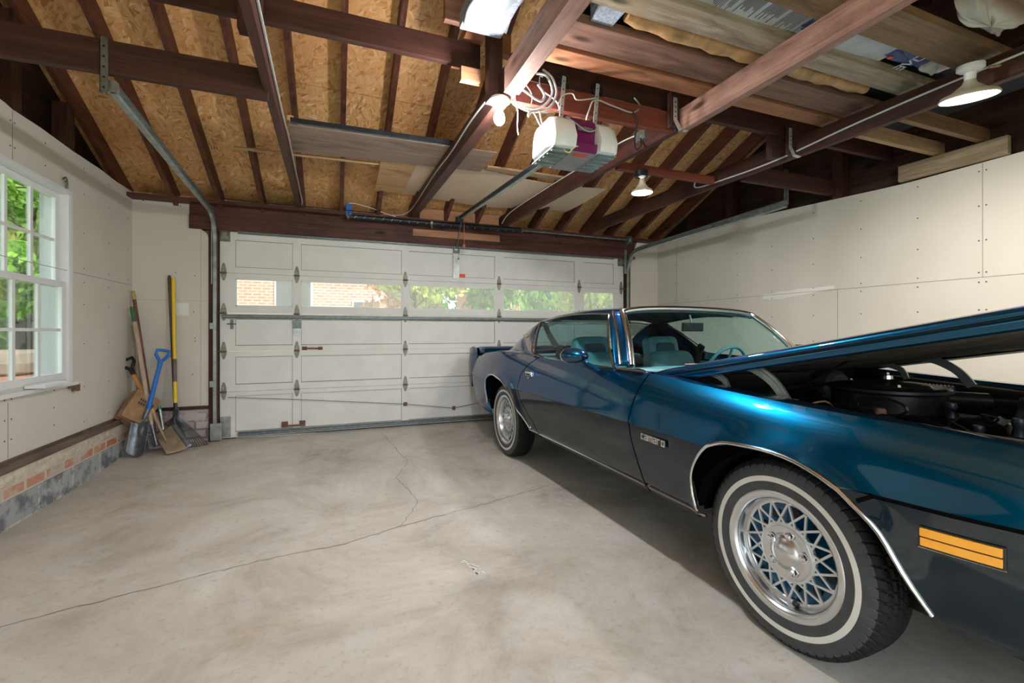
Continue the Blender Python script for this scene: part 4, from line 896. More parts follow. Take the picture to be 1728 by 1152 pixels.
# ------------------------------------------------------------------ outdoors
M['leaf'] = plain('green_leaves', (.16,.36,.05), .5, 0, .55, 1.2)
M['leaf_g'] = plain('bright_green_leaves', (.30,.58,.08), .5, 0, .45, 1.5)
M['leaf_y'] = plain('yellow_green_leaves', (.50,.55,.10), .5, 0, .4, 2.5)
M['leaf_o'] = plain('autumn_leaves', (.75,.36,.10), .5, 0, .35, 2)
M['bark'] = wood('tree_bark', (.05,.04,.03), (.20,.16,.12), 2, .9)
M['grass'] = plain('lawn', (.20,.33,.08), .8, 0, .35, 2)
M['asphalt'] = plain('driveway_asphalt', (.42,.41,.39), .85, 0, .12, 3)
mb = MB(); mb.b2((-40,5.55,-.12),(40,50,-.05)); mb.b2((-40,-20,-.12),(-2.06,5.55,-.05)); mb.b2((-2.06,-20,-.14),(40,-1.2,-.06)); tag(mb.build('ground', M['grass'], keep=True), kind='structure')
mb = MB(); mb.b2((-1.5,5.42,-.048),(4.2,13,-.02)); tag(mb.build('driveway', M['asphalt'], keep=True), kind='structure')
def tree(name, x, y, h, cr, label, leaf='leaf', n=2600, zc=None, sz=.09, seed=1, trunk=.16, squash=1.0):
    random.seed(seed); t = thing(name, (x,y,-.05), label, 'tree')
    mb = MB(); zc = zc or h-cr; pts = [(x,y,-.06),(x+.05,y,zc*.5),(x-.03,y+.05,zc),(x,y,h-cr*.4)]
    mb.tube(smooth_path(pts,4), [trunk*(1-.8*i/12) for i in range(13)], 9)
    for k in range(9):
        a = random.uniform(0,2*PI); z = lerp(zc*.65, h-cr*.5, random.random()); mb.tube([(x,y,z),(x+math.cos(a)*cr*.45,y+math.sin(a)*cr*.45,z+cr*.3),(x+math.cos(a)*cr*.85,y+math.sin(a)*cr*.85,z+cr*.38)], [trunk*.35,trunk*.2,.012], 5)
    mb.build('trunk', M['bark'], t)
    mb = MB(); lumps = [(x+random.gauss(0,cr*.5), y+random.gauss(0,cr*.5), zc+random.uniform(-.8,.9)*cr*squash) for _ in range(16)]
    for i in range(n):
        l = random.choice(lumps); p = Vector(l)+Vector((random.gauss(0,1),random.gauss(0,1),random.gauss(0,.8))).normalized()*cr*.42*random.random()**.4
        R = Euler((random.uniform(0,6),random.uniform(0,6),random.uniform(0,6))).to_matrix(); s = sz*random.uniform(.6,1.3)
        mb._f([mb.bm.verts.new(p+R@Vector(q)) for q in ((-s,0,0),(0,-s*.55,0),(s,0,.2*s),(0,s*.55,0))])
    o = mb.build('foliage', M[leaf], t, noflip=True); o['kind'] = 'stuff'; return t
tree('shrub', -3.95,8.4,3.6,.95,'bright green bush just outside the left window', 'leaf_g', 4200, 2.4, .075, 2, .04)
tree('tree', -5.0,10.2,6.8,1.7,'leafy tree with a dark trunk outside the left window', 'leaf', 4200, 4.2, .12, 3, .19)
tree('tree', -4.9,8.2,5.0,1.1,'yellow-green young tree left of the trunk in the window view', 'leaf_y', 2600, 2.6, .09, 4, .06)
tree('tree', -9.4,19.5,10,3.6,'large tree far behind the yard seen through the left window', 'leaf_g', 5200, 3.8, .34, 5, .3)
tree('tree', -8.2,13.2,6,2.2,'middle distance tree between the trunk and the big far tree', 'leaf_g', 4200, 2.6, .2, 15, .12)
tree('tree', -6.2,1.6,6,2.2,'yard tree beside the near side window', 'leaf_y', 2200, 3.2, .12, 6, .2)
tree('maple_tree', 1.65,10.2,3.9,.95,'maple with orange and yellow leaves in front of the brick house', 'leaf_y', 1300, 2.35, .085, 7, .05, .5)
tree('autumn_maple', 1.15,10.6,3.0,.5,'small orange leaved sapling beside the brick house windows', 'leaf_o', 420, 1.85, .08, 8, .04)
tree('hedge_tree', 4.3,12.5,4.6,1.7,'dark green tree at the right end of the brick house', 'leaf', 3000, 2.4, .12, 9, .12)
tree('garden_tree', 7.4,12.2,4.0,1.8,'bright green garden tree seen through the fourth door pane', 'leaf_y', 3400, 2.0, .12, 10, .11)
tree('garden_tree', 9.8,11.0,4.2,1.8,'bright green garden tree seen through the rightmost door pane', 'leaf_y', 3400, 2.0, .12, 11, .11)
tree('backyard_tree', 8,22,9,4,'tall background tree beyond the garden', 'leaf', 3000, 4.0, .28, 12, .3)
tree('backyard_tree', 15,17,8,4,'tall background tree at the far right of the garden', 'leaf', 3000, 3.6, .28, 13, .3)
h = thing('brick_house', (-1,13.7,-.05), 'red brick house across the driveway', 'house')
mb = MB(); mb.b2((-4.2,13.0,-.1),(2.9,18,5.5)); mb.build('brick_wall', M['brick_house'], h)
mb = MB(); mb.b2((4.6,14.5,-.1),(6.0,18,5.5)); mb.build('brick_wing', M['brick_house'], h)
for x0, x1, z0, z1 in ((-1.45,-.55,1.75,3.0),(.42,1.02,.7,2.0)):
    mb = MB(); mb.b2((x0,12.95,z0),(x1,13.02,z1)); f = mb.build('window', M['white_paint'], h)
    mb = MB(); mb.b2((x0+.05,12.93,z0+.05),(x1-.05,12.96,z1-.05)); mb.build('pane', plain('grey_window_pane',(.10,.115,.13),.15), f)
mb = MB(); mb.b2((1.02,12.9,.7),(1.12,13.0,2.1)); mb.build('downpipe', M['white_paint'], h)
mb = MB(); mb.b2((-4.5,12.6,5.4),(3.2,18.3,5.6)); mb.prism([(-4.5,12.6,5.6),(-4.5,18.3,5.6),(-4.5,15.4,7.4)],(7.7,0,0)); mb.build('roof', M['asphalt'], h)
c_ = thing('parked_trailer', (-3.9,6.6,-.05), 'brown and orange covered trailer low beyond the side window', 'trailer')
mb = MB(); mb.b2((-5.4,6.9,.25),(-3.3,7.8,.62)); mb.build('body', plain('rust_orange_panel',(.55,.22,.12),.6), c_, bevel=.04)
mb = MB(); mb.b2((-5.3,7.0,.62),(-3.4,7.7,.92)); mb.build('cover', plain('tan_cover',(.45,.36,.28),.8), c_, bevel=.15)
for x in (-4.8,-3.8):
    mb = MB(); mb.lathe([(0,-.1),(.30,-.1),(.32,0),(.30,.1),(0,.1)],(x,6.9,.26),(0,1,0),20); mb.build('wheel', M['rubber'], c_)
# ------------------------------------------------------------------ car (local frame: x across, y rearward from the front axle, z up)
M['gap'] = plain('dark_body_gap', (.004,.004,.004), 1, 0, .1, **{'Specular_IOR_Level':0})
car = thing('car', (2.37,1.20,0), 'dark blue two-door coupe with its hood raised, parked beside the right wall', 'car', rz=math.radians(1.25), world=False)
WC = [(-1.0,.50),(-.95,.60),(-.88,.70),(-.78,.785),(-.67,.842),(-.5,.893),(-.25,.932),(0,.945),(.4,.943),(.8,.935),(1.3,.930),(1.9,.930),(2.4,.940),(2.75,.945),(3.1,.932),(3.4,.905),(3.7,.86),(3.9,.805),(4.0,.75)]
ZT = [(-1.0,.70),(-.9,.775),(-.67,.835),(-.5,.858),(-.2,.873),(.1,.886),(.4,.902),(.75,.922),(1.3,.925),(1.9,.938),(2.1,.955),(2.5,.965),(2.9,.955),(3.3,.925),(3.7,.90),(4.0,.875)]
ZSILL = .325
FA = [(-.462,.325),(-.443,.372),(-.40,.465),(-.353,.560),(-.289,.624),(-.227,.670),(-.118,.706),(.007,.717),(.16,.704),(.225,.686),(.276,.658),(.325,.60),(.359,.534),(.366,.47),(.354,.40),(.328,.345),(.318,.325)]
RA = [(2.085,.325),(2.10,.36),(2.14,.415),(2.24,.495),(2.36,.585),(2.46,.650),(2.56,.697),(2.70,.728),(2.84,.735),(2.95,.725),(3.03,.69),(3.075,.62),(3.08,.53),(3.06,.44),(3.03,.36),(3.015,.325)]
def arch_z(y):
    z = ZSILL
    for A in (FA, RA):
        if A[0][0] < y < max(p[0] for p in A):
            for (y0, z0), (y1, z1) in zip(A, A[1:]):
                if min(y0,y1) <= y <= max(y0,y1) and abs(y1-y0) > 1e-9: z = max(z, lerp(z0, z1, (y-y0)/(y1-y0)))
    if y < -.45: z = max(z, .325+.0*y)
    if y > 3.3: z = max(z, lerp(.325,.43,min(1,(y-3.3)/.6)))
    return z
CR = .668
def Wd(y, z):
    """half width of the body at height z"""
    wc = sinterp(WC, y); zt = sinterp(ZT, y)
    if z <= CR:
        t = (CR-z)
        w = wc-.004 - .02*t - .42*t*t
        if z > CR-.012: w += .0
        if z < .36: w -= (.36-z)*.6
        return w
    t = (z-CR)/max(1e-6,(zt-CR))
    crown = .052 if y < .6 else lerp(.052,.024,min(1,(y-.6)/.6))
    w = wc - .056*t - crown*(t**3.2)
    # wheel arch flares
    return w
def flare(y, z):
    f = 0
    for yc, r in ((-.04,.375),(2.62,.40)):
        d = math.hypot(y-yc, (z-.34)*1.0)
        if z > .34-.1: f += .020*math.exp(-((d-r)/.042)**2)
    return f
def side_x(y, z): return Wd(y, z)+flare(y, z)
SF = [(.25,.70),(.355,.715),(.5,.757),(.6,.788),(.68,.800),(.78,.792),(.86,.772),(.93,.752)]
SR = [(.25,1.93),(.35,1.97),(.42,2.01),(.5,2.10),(.58,2.20),(.68,2.265),(.80,2.24),(.88,2.15),(.955,1.995)]
def side_panel(s, kind):
    if kind == 'fender': ys = sorted(set([round(-.67+i*.024,4) for i in range(int((.735+.67)/.024)+1)]+[a for a, b in FA]+[a+.002 for a, b in FA if a > .2]+[.75]))
    elif kind == 'door': ys = [.75+i*(1.25/26) for i in range(27)]
    elif kind == 'quarter': ys = sorted(set([2.0+i*.03 for i in range(66)]+[a for a, b in RA]+[3.062]+[3.98]))
    elif kind == 'nose': ys = [-1.0+i*.03 for i in range(12)]
    ys = [y for y in ys if (y <= 3.98)]
    def col(y0):
        zt = sinterp(ZT, y0)
        def yy(z):
            if kind == 'fender':
                wgt = max(0,(y0-.45)/.30); return y0+(interp(SF,z)-.75)*wgt - (.006 if y0 >= .7499 else 0)
            if kind == 'door':
                t = (y0-.75)/1.25; return lerp(interp(SF,z)+.004, interp(SR,z)-.004, t)
            if kind == 'quarter':
                wgt = max(0,(2.42-y0)/.42); return y0+(interp(SR,z)-2.0)*wgt+(.004 if y0 <= 2.0001 else 0)
            return y0
        zb = ZSILL
        for _ in range(12): zb = arch_z(yy(zb))
        if kind == 'quarter' and y0 < 2.2: zb = max(ZSILL, arch_z(yy(ZSILL+.02)))
        lv = [ZSILL,.335,.35,.365,.40,.45,.50,.55,.60,.64,.655,.664,.670,.70]
        up = [.76+i*0 for i in ()]
        zs = lv+[lerp(.70, zt, q) for q in (.2,.4,.55,.68,.78,.86,.92,.965,1)]
        out = []
        for z in zs:
            z = max(z, min(zb, zt)); y = yy(z); x = side_x(y, z)
            if .655 < z < .669 : x += 0
            out.append((s*(x+(.004 if z >= .669 and z < .70 else 0)), y, z))
        return out
    cols = [col(y) for y in ys]
    # upper return towards the hood / window line
    for c in cols:
        x, y, z = c[-1]; W = abs(x)
        if kind == 'fender' or kind == 'nose':
            inn = min(W-.02, .752 if y > -.67 else W-.08)
            for t in (.12,.35,.7,1): c.append((s*lerp(W, inn, t), y, z+.006*math.sin(min(1,t*1.6)*PI/2)-.004*t))
            c.append((s*inn, y, z-.02)); c.append((s*(inn-.012), y, z-.022))
        elif kind == 'door':
            for t in (.3,1): c.append((s*(W-.022*t), y, z+.006*t))
            c.append((s*(W-.03), y, z-.05))
        else:
            inn = lerp(W-.02, .66, min(1,max(0,(y-2.35)/.6))) if y < 3.0 else min(W-.03,.66)
            for t in (.15,.4,.7,1): c.append((s*lerp(W, inn, t), y, z+.010*math.sin(min(1,t*1.4)*PI/2)))
    mb = MB(); V = [[mb.bm.verts.new(p) for p in c] for c in cols]
    for i in range(len(V)-1):
        for j in range(len(V[0])-1):
            q = [V[i][j],V[i+1][j],V[i+1][j+1],V[i][j+1]]
            zc = (q[0].co.z+q[1].co.z+q[2].co.z+q[3].co.z)/4
            if max((q[0].co-q[2].co).length,(q[1].co-q[3].co).length) < 1e-5: continue
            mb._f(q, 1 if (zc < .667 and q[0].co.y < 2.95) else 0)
    nm = {'fender':'fender','door':'door','quarter':'quarter_panel','nose':'nose_side'}[kind]
    bmesh.ops.remove_doubles(mb.bm, verts=mb.bm.verts, dist=1e-4)
    bmesh.ops.dissolve_degenerate(mb.bm, edges=mb.bm.edges, dist=1e-5)
    o = mb.build(nm, [M['paint'], M['paint_shade']], car, smooth=True, noflip=False, sharp=30)
    md = o.modifiers.new('thickness','SOLIDIFY'); md.thickness = .006; md.offset = -1; md.use_rim = False
    return o
parts = {}
for s in (-1, 1):
    for k in ('fender','door','quarter','nose'): parts[k, s] = side_panel(s, k)
# chrome mouldings around the arches and along the sill
def strip(pts, wid, name, par, mat='chrome', s=-1, off=.004, th=.006):
    """pts: (y,z) on the body side; a raised half-round moulding"""
    mb = MB(); P = [Vector((s*(side_x(y,z)+off), y, z)) for y, z in pts]
    rings = []
    for i, p in enumerate(P):
        d = (P[min(i+1,len(P)-1)]-P[max(0,i-1)]).normalized(); n = Vector((s,0,0)); n = (n-d*n.dot(d)).normalized(); u = d.cross(n)
        rings.append([mb.bm.verts.new(p+u*a*wid+n*b*th) for a, b in ((-.5,-1),(-.5,.2),(-.3,.8),(-.08,1),(-.06,.3),(.06,.3),(.08,1),(.3,.8),(.5,.2),(.5,-1))])
    for A, B in zip(rings, rings[1:]):
        for k in range(10): mb._f([A[k],A[(k+1)%10],B[(k+1)%10],B[k]])
    return mb.build(name, M[mat], par, smooth=True, sharp=35)
for s in (-1, 1):
    fa = [p for p in FA if p[1] >= .40]; fa = [(-.447,.365)]+fa+[(.335,.372)]
    strip([(y,z+.004) for y, z in smooth_path([(a,b,0) for a,b in fa],3) for _ in (0,)] if False else [(v.x,v.y+.004) for v in smooth_path([(a,b,0) for a,b in fa],3)], .013, 'arch_moulding', parts['fender',s], s=s)
    ra = [(2.105,.372)]+[p for p in RA if p[1] >= .42 ]
    strip([(v.x,v.y+.004) for v in smooth_path([(a,b,0) for a,b in ra],3)], .013, 'arch_moulding', parts['quarter',s], s=s)
    strip([(.30+i*.042,.366) for i in range(10)], .010, 'sill_moulding', parts['fender',s], s=s)
    strip([(.71+i*.062,.366) for i in range(21)], .010, 'sill_moulding', parts['door',s], s=s)
    strip([(1.965+i*.03,.368) for i in range(6)], .010, 'sill_moulding', parts['quarter',s], s=s)
# front crease recess line with the corner marker lamp
for s in (-1,1):
    mb = MB(); pts = [(-.30,.640),(-.335,.664),(-.5,.664),(-.665,.664)]
    mb.tube([(s*(side_x(y,z)+.003),y,z) for y,z in pts], .007, 6); mb.build('body_crease', M['gap'], parts['fender',s])
    def lens(y0, y1, za, zb, off, nm, mat, par):
        mb = MB(); n = 10; A = []
        for i in range(n+1):
            y = lerp(y0,y1,i/n); x = side_x(y,(za+zb)/2)
            A.append([mb.bm.verts.new((s*(x+o_),y,z)) for o_, z in ((-.012,za),(off,za),(off,zb),(-.012,zb))])
        for P, Q in zip(A, A[1:]):
            for k in range(4): mb._f([P[k],P[(k+1)%4],Q[(k+1)%4],Q[k]])
        mb._f(A[0]); mb._f(A[-1]); return mb.build(nm, M[mat], par, bevel=.0012)
    mk = lens(-.433,-.592,.560,.616,.007,'marker_bezel','black',parts['fender',s])
    lens(-.438,-.587,.564,.586,.011,'amber_lens','amber',mk); lens(-.438,-.587,.590,.612,.011,'amber_lens','amber',mk)
    mb = MB(); mb.tube([(s*(side_x(y,.558)+.007),y,.558) for y in (-.433,-.51,-.592)], .0015, 5); mb.build('bezel_edge', M['chrome'], mk)
for s in (-1,1):      # dark gaps at both ends of the door
    for tab, nm in ((SF,'front_gap'),(SR,'rear_gap')):
        mb = MB(); zs = [ZSILL+.005+i*(sinterp(ZT,.75 if tab is SF else 2.0)-ZSILL-.005)/30 for i in range(31)]
        mb.tube([(s*(side_x(interp(tab,z),z)-.0035),interp(tab,z)-(.001 if tab is SF else 0),z) for z in zs], .0055, 6); mb.build(nm, M['gap'], parts['door',s])
# name badge on the fender
mb = MB()
yy0, zz0 = .690, .612
s = -1
bA, bB = Vector((-side_x(.69,.62)-.004,.690,.612)), Vector((-side_x(.52,.62)-.012,.52,.612))
glyphs(mb, 'camaro', bA, bB-bA, (0,0,1), .034, (-1,0,0), .006, .19)
mb.build('name_badge', M['chrome'], parts['fender',-1])
mb = MB(); mb.beam(bA+Vector((.003,.006,.010)), bB+Vector((.003,-.006,.010)), .005, .034); mb.build('badge_back', M['black'], parts['fender',-1], bevel=.002)
# door handle, key lock, mirror
for s in (-1,1):
    x = side_x(2.05,.80); mb = MB(); mb.b2((s*(x-.004),2.02,.795),(s*(x+.014),2.14,.828)); mb.b2((s*(x+.0),2.005,.807),(s*(x+.026),2.03,.835)); h = mb.build('door_handle', M['chrome'], parts['door',s], bevel=.004)
    mb = MB(); mb.b2((s*(x+.013),2.035,.80),(s*(x+.0155),2.13,.816)); mb.build('handle_recess', M['black'], h)
    mb = MB(); mb.lathe([(0,.008),(.011,.006),(.013,0)],(s*x,2.105,.775),(s,0,0),14); mb.build('key_lock', M['chrome'], parts['door',s])
# outside mirror (passenger side and driver side)
for s in (-1,1):
    mx, my, mz = s*1.005, 1.20, .998
    def f(u, v):
        th = u*2*PI; y = lerp(.065,-.085,v); r = math.sqrt(max(0, 1-max(0,(.05-y)/.14)**2.2)) if y < .05 else 1
        return (mx+math.cos(th)*.073*r, my+y, mz+math.sin(th)*.047*r)
    mb = MB(); mb.grid(f, 28, 14); mr = mb.build('side_mirror', M['paint'], parts['door',s], smooth=True, weld=True)
    mb = MB(); mb.lathe([(1,0)],(0,0,0)) if False else None
    mb.grid(lambda u, v: (mx+math.cos(u*2*PI)*.070*v, my+.064, mz+math.sin(u*2*PI)*.044*v), 28, 3); mb.build('mirror_glass', M['chrome'], mr)
    mb = MB(); mb.tube([(mx+math.cos(a)*.072,my+.066,mz+math.sin(a)*.046) for a in [2*PI*i/28 for i in range(28)]], .003, 6, closed=True); mb.build('mirror_rim', M['chrome'], mr)
    mb = MB(); mb.hexa([(s*.915,1.12,.915),(s*.865,1.12,.915),(s*.865,1.20,.915),(s*.915,1.20,.915),(s*.985,1.175,.965),(s*.945,1.175,.965),(s*.945,1.205,.965),(s*.985,1.205,.965)]); mb.build('mirror_stalk', M['paint'], mr, bevel=.005)

# ---- greenhouse
ZR = [(1.30,1.285),(1.40,1.305),(1.6,1.322),(1.9,1.328),(2.2,1.312),(2.4,1.285),(2.55,1.25)]
WR = [(1.30,.585),(1.40,.60),(1.6,.62),(1.9,.635),(2.2,.635),(2.4,.625),(2.55,.61)]
def roof_pt(y, t):   # t: -1..1 across
    w = sinterp(WR, y); zc = sinterp(ZR, y); e = abs(t)
    return (t*w, y - .0*e, zc-.012*e*e-.040*e**6)
def wtop(t): # windshield top edge
    return (t*.585, 1.415-.085*t*t, 1.302-.022*t*t-.015*t**6)
def wbot(t): return (t*.735, .80+.235*abs(t)**2.2, .935+.0*t)
def ws(u, v):
    t = 2*u-1; a = Vector(wbot(t)); b = Vector(wtop(t)); p = a.lerp(b, v); p.z += .018*math.sin(v*PI); p.y -= .012*math.sin(v*PI); return p
mb = MB(); mb.grid(ws, 28, 12); wsg = mb.build('windshield', M['car_glass'], car, smooth=True)
# chrome reveal around the windshield
mb = MB(); edge = [ws(0,v/10) for v in range(0,10)]+[ws(u/24,1) for u in range(25)]+[ws(1,1-v/10) for v in range(1,11)]
mb.tube([p+Vector((0,-.006,.006)) for p in edge], .020, 10); mb.build('windshield_moulding', M['chrome'], car, smooth=True)
# roof skin from the header back
def roof(u, v):
    t = 2*u-1; y0 = wtop(t)[1]+.006; y = lerp(y0, 2.55-.10*(abs(t)**2.5), v); return roof_pt(y, t) if v > 0 else (wtop(t)[0]*1.01, y, wtop(t)[2]+.012)
mb = MB(); mb.grid(roof, 30, 20); rf = mb.build('roof', M['paint'], car, smooth=True)
# back glass: wraps at the corners
def bgt(t): p = roof_pt(2.55-.10*(abs(t)**2.5), t); return Vector((p[0]*.90, p[1]+.01, p[2]-.006))
def bgb(t): return Vector((t*.70, 3.17-.16*abs(t)**2.2, .950-.004*t*t))
def bg(u, v):
    t = 2*u-1; p = bgt(t).lerp(bgb(t), v); p.z += .035*math.sin(v*PI); return p
mb = MB(); mb.grid(bg, 24, 12); bgo = mb.build('rear_window', M['car_glass'], car, smooth=True)
mb = MB(); edge = [bg(0,v/10) for v in range(0,11)]+[bg(u/24,1) for u in range(1,24)]+[bg(1,1-v/10) for v in range(11)]; mb.tube(edge, .007, 6, closed=True); mb.build('rear_window_moulding', M['chrome'], bgo, smooth=True)
for s in (-1,1):
    # A pillar, roof rail with drip moulding, sail panel
    A0 = Vector((s*.845,1.045,.935)); A1 = Vector((s*.655,1.372,1.258)); R1 = Vector((s*.668,2.33,1.222)); B1 = Vector((s*.858,2.085,.958))
    wsL = lambda v: ws(0 if s < 0 else 1, v)
    mb = MB(); mb.grid(lambda u, v: (wsL(v)+Vector((s*.004,-.002,.004))).lerp(A0.lerp(A1,v)+Vector((s*.006*math.sin(v*PI),0,.012*math.sin(v*PI))), u)+Vector((s*.010*math.sin(u*PI),0,.008*math.sin(u*PI))), 6, 12); mb.build('windshield_pillar', M['paint'], car, smooth=True, solid=.004)
    mb = MB(); mb.tube([(wsL(v/10)).lerp(A0.lerp(A1,v/10),.50)+Vector((s*.018,-.002,.014)) for v in range(11)], .009, 8); mb.build('pillar_moulding', M['chrome'], car, smooth=True)
    def rail_top(v):
        y = lerp(1.33, 2.45, v); p = roof_pt(min(y,2.45), s); return Vector(p)
    def rail_bot(v):
        y = lerp(1.372, 2.36, v); return Vector((s*lerp(.655,.672,v), y, 1.258+.022*math.sin(v*PI*.9)-.040*v**2.2))
    mb = MB(); mb.grid(lambda u, v: rail_top(v).lerp(rail_bot(v), u)+Vector((s*.010*math.sin(u*PI),0,0)), 5, 20); mb.build('roof_rail', M['paint'], car, smooth=True, solid=.004)
    # sail panel: between window rear edge and rear window side edge down to the quarter top
    def sail(u, v):
        a = rail_bot(1).lerp(B1+Vector((0,.01,0)), v); a.z += .016*math.sin(v*PI)
        b = bg(0 if s < 0 else 1, v) if True else None
        top = rail_top(1)
        p = a.lerp(b, u)
        bulge = math.sin(u*PI)*(.030+.02*math.sin(v*PI)); p.x += s*bulge*.75; p.z += bulge*.45
        # lower edge follows the quarter panel top
        return p
    mb = MB(); mb.grid(sail, 16, 18); sl = mb.build('sail_panel', M['paint'], car, smooth=True, solid=.004)
    # filler from the sail panel foot to the quarter panel top
    def foot(u, v):
        a = Vector(sail(u, 1)); y = lerp(2.02, 3.0, u); x = side_x(y, sinterp(ZT,y)); b = Vector((s*(x-.022), y, sinterp(ZT,y)+.004)); p = a.lerp(b, v); p.z += .004*math.sin(v*PI); return p
    mb = MB(); mb.grid(foot, 18, 6); mb.build('quarter_top', M['paint'], parts['quarter',s], smooth=True, solid=.004)
    # side glass
    def sg(u, v):
        a = A0.lerp(B1, u)+Vector((0,0,-.012)); b = rail_bot(u)+Vector((0,0,.0)); p = a.lerp(b, v); p.x += s*.020*math.sin(v*PI); return p
    mb = MB(); mb.grid(sg, 14, 10); g = mb.build('side_window', M['car_glass'], parts['door',s], smooth=True)
    # chrome window surround
    loop = [sg(0,v/8) for v in range(9)]+[sg(u/14,1) for u in range(1,15)]+[sg(1,1-v/8) for v in range(1,8)]
    c3 = [Vector((s*(abs(p.x)+.004),p.y,p.z)) for p in loop]
    mb = MB(); mb.tube(c3, .0065, 6); mb.build('window_moulding', M['chrome'], g, smooth=True)
    mb = MB(); bl = [Vector((s*(side_x(y,sinterp(ZT,y))-.012), y, sinterp(ZT,y)+.004)) for y in [.80+i*.06 for i in range(21)]]+[Vector((s*.872,2.075,.966)),Vector((s*.860,2.13,.99)),Vector((s*.835,2.17,1.03))]
    mb.tube(bl, .009, 6); mb.build('belt_moulding', M['chrome'], parts['door',s], smooth=True)
    # black rubber channel on the rear edge of the glass and thin name script on the sail panel
    mb = MB(); mb.tube([sg(1,v/8)+Vector((0,-.012,0)) for v in range(9)], .009, 6); mb.build('window_channel', M['black'], g, smooth=True)
    mb = MB(); p = Vector(sail(.42,.62)); mb.tube(smooth_path([p+Vector((s*.012,a,b)) for a,b in ((-.04,.0),(-.03,.02),(-.02,.0),(-.01,.018),(0,0),(.012,.012),(.02,0),(.035,.02),(.045,.008))],3), .003, 5); mb.build('script_emblem', M['chrome'], sl)
    # cowl triangle between windshield foot and belt
    mb = MB(); mb.grid(lambda u, v: Vector((s*lerp(.735,.86,v), lerp(.80,1.045,u)+.0*v, .925+.006*v)) if True else None, 4, 3); mb.build('cowl_side', M['paint'], car, smooth=True)
# trunk, tail and bumper
def deck(u, v):
    t = 2*u-1; y = lerp(3.16-.14*abs(t)**2.2, 3.80, v); zt = sinterp(ZT,y)
    return (t*lerp(.70,.66,v), y, zt+.012-.004*abs(t)**3+.012*(1-abs(t))*math.sin(v*PI))
mb = MB(); mb.grid(deck, 20, 12); mb.build('trunk_lid', M['paint'], car, smooth=True, solid=.006)
def spoiler(u, v):
    t = 2*u-1; e = abs(t); W = .83
    y = 3.80-.28*max(0,(e-.80)/.20)**2; z0 = sinterp(ZT,y)
    prof = [(0,.0),(.05,.055),(.10,.075),(.17,.068),(.18,.05),(.175,-.02)]
    k = v*(len(prof)-1); i = min(int(k),len(prof)-2); a, b = prof[i], prof[i+1]; q = k-i
    sc_ = 1-.25*max(0,(e-.86)/.14)
    return (t*W, y+lerp(a[0],b[0],q)*(1-.4*max(0,(e-.85)/.15)), z0+lerp(a[1],b[1],q)*sc_)
mb = MB(); mb.grid(spoiler, 40, 15); mb.build('rear_spoiler', M['paint'], car, smooth=True, solid=.006)
for s in (-1,1):
    mb = MB(); mb.prism([(s*.765,y,z) for y,z in ((3.70,.885),(3.80,.952),(3.90,.972),(4.0,.955),(4.005,.80),(3.985,.62),(3.93,.50),(3.90,.70))],(s*.035,0,0)); mb.build('spoiler_end', M['paint'], car, bevel=.008, smooth=True)
mb = MB(); mb.grid(lambda u, v: ((2*u-1)*lerp(.745,.72,v), 3.975+.03*math.sin(v*PI)-.10*abs(2*u-1)**4, lerp(.88,.34,v)), 20, 8); tp = mb.build('tail_panel', M['paint'], car, smooth=True, solid=.006)
mb = MB(); mb.grid(lambda u, v: ((2*u-1)*.73, 4.03-.12*abs(2*u-1)**4+.03*math.sin(v*PI), lerp(.60,.36,v)), 20, 6); mb.build('rear_bumper', M['paint'], car, smooth=True, solid=.02)
for s in (-1,1):
    mb = MB(); mb.b2((s*.42,3.99,.64),(s*.74,4.01,.80)); mb.build('tail_lamp', plain('red_lens',(.5,.01,.01),.2), tp, bevel=.01)
# nose: soft bumper, grille, headlamps
mb = MB(); mb.grid(lambda u, v: ((2*u-1)*.62, -1.0-.05*math.cos((2*u-1)*PI/2), lerp(.72,.27,v)), 20, 8); ns = mb.build('front_bumper', M['paint'], car, smooth=True, solid=.02)
mb = MB(); mb.b2((-.40,-1.075,.42),(.40,-1.05,.60)); mb.build('grille', M['black'], ns)
for s in (-1,1):
    mb = MB(); mb.lathe([(0,.02),(.08,.015),(.09,0)],(s*.52,-1.02,.60),(0,-1,0),20); mb.build('headlamp', M['porcelain'], ns)
mb = MB(); mb.grid(lambda u, v: ((2*u-1)*lerp(.66,.745,v), lerp(-1.0,-.67,v)+.0, lerp(.715,.832,v**.7)), 12, 8); mb.build('header_panel', M['paint'], car, smooth=True, solid=.006)

# ---- engine bay
mb = MB()
mb.b2((-.70,-.62,.30),(.70,.66,.34)); mb.b2((-.745,-.66,.30),(-.715,.70,.86)); mb.b2((.715,-.66,.30),(.745,.70,.86)); mb.b2((-.74,.66,.30),(.74,.70,.91)); mb.b2((-.74,-.68,.30),(.74,-.64,.80))
bay = mb.build('engine_bay', M['engine_black'], car)
for s in (-1,1):   # hood gutter flanges and inner fenders
    mb = MB(); mb.grid(lambda u, v: (s*lerp(.742,.60,v), lerp(-.62,.64,u), sinterp(ZT, lerp(-.62,.64,u))-.018-.13*v**2), 14, 6); mb.build('inner_fender', M['engine_black'], bay, smooth=True, solid=.004)
    mb = MB(); mb.tube([(s*.728,y,sinterp(ZT,y)-.016) for y in [-.6+i*.1 for i in range(13)]], .005, 6); mb.build('gutter_edge', M['chrome'] if s > 0 else M['paint'], bay)
mb = MB(); mb.grid(lambda u, v: ((2*u-1)*.74, lerp(.70,.84+.15*abs(2*u-1)**2,v), .912+.01*math.sin(v*PI)), 20, 4); cw = mb.build('cowl_panel', M['paint'], car, smooth=True)
mb = MB()
for i in range(44): mb.b2((-.66+i*.030,.72,.914),(-.652+i*.030,.79,.926))
mb.build('cowl_grille', M['black_metal'], cw)
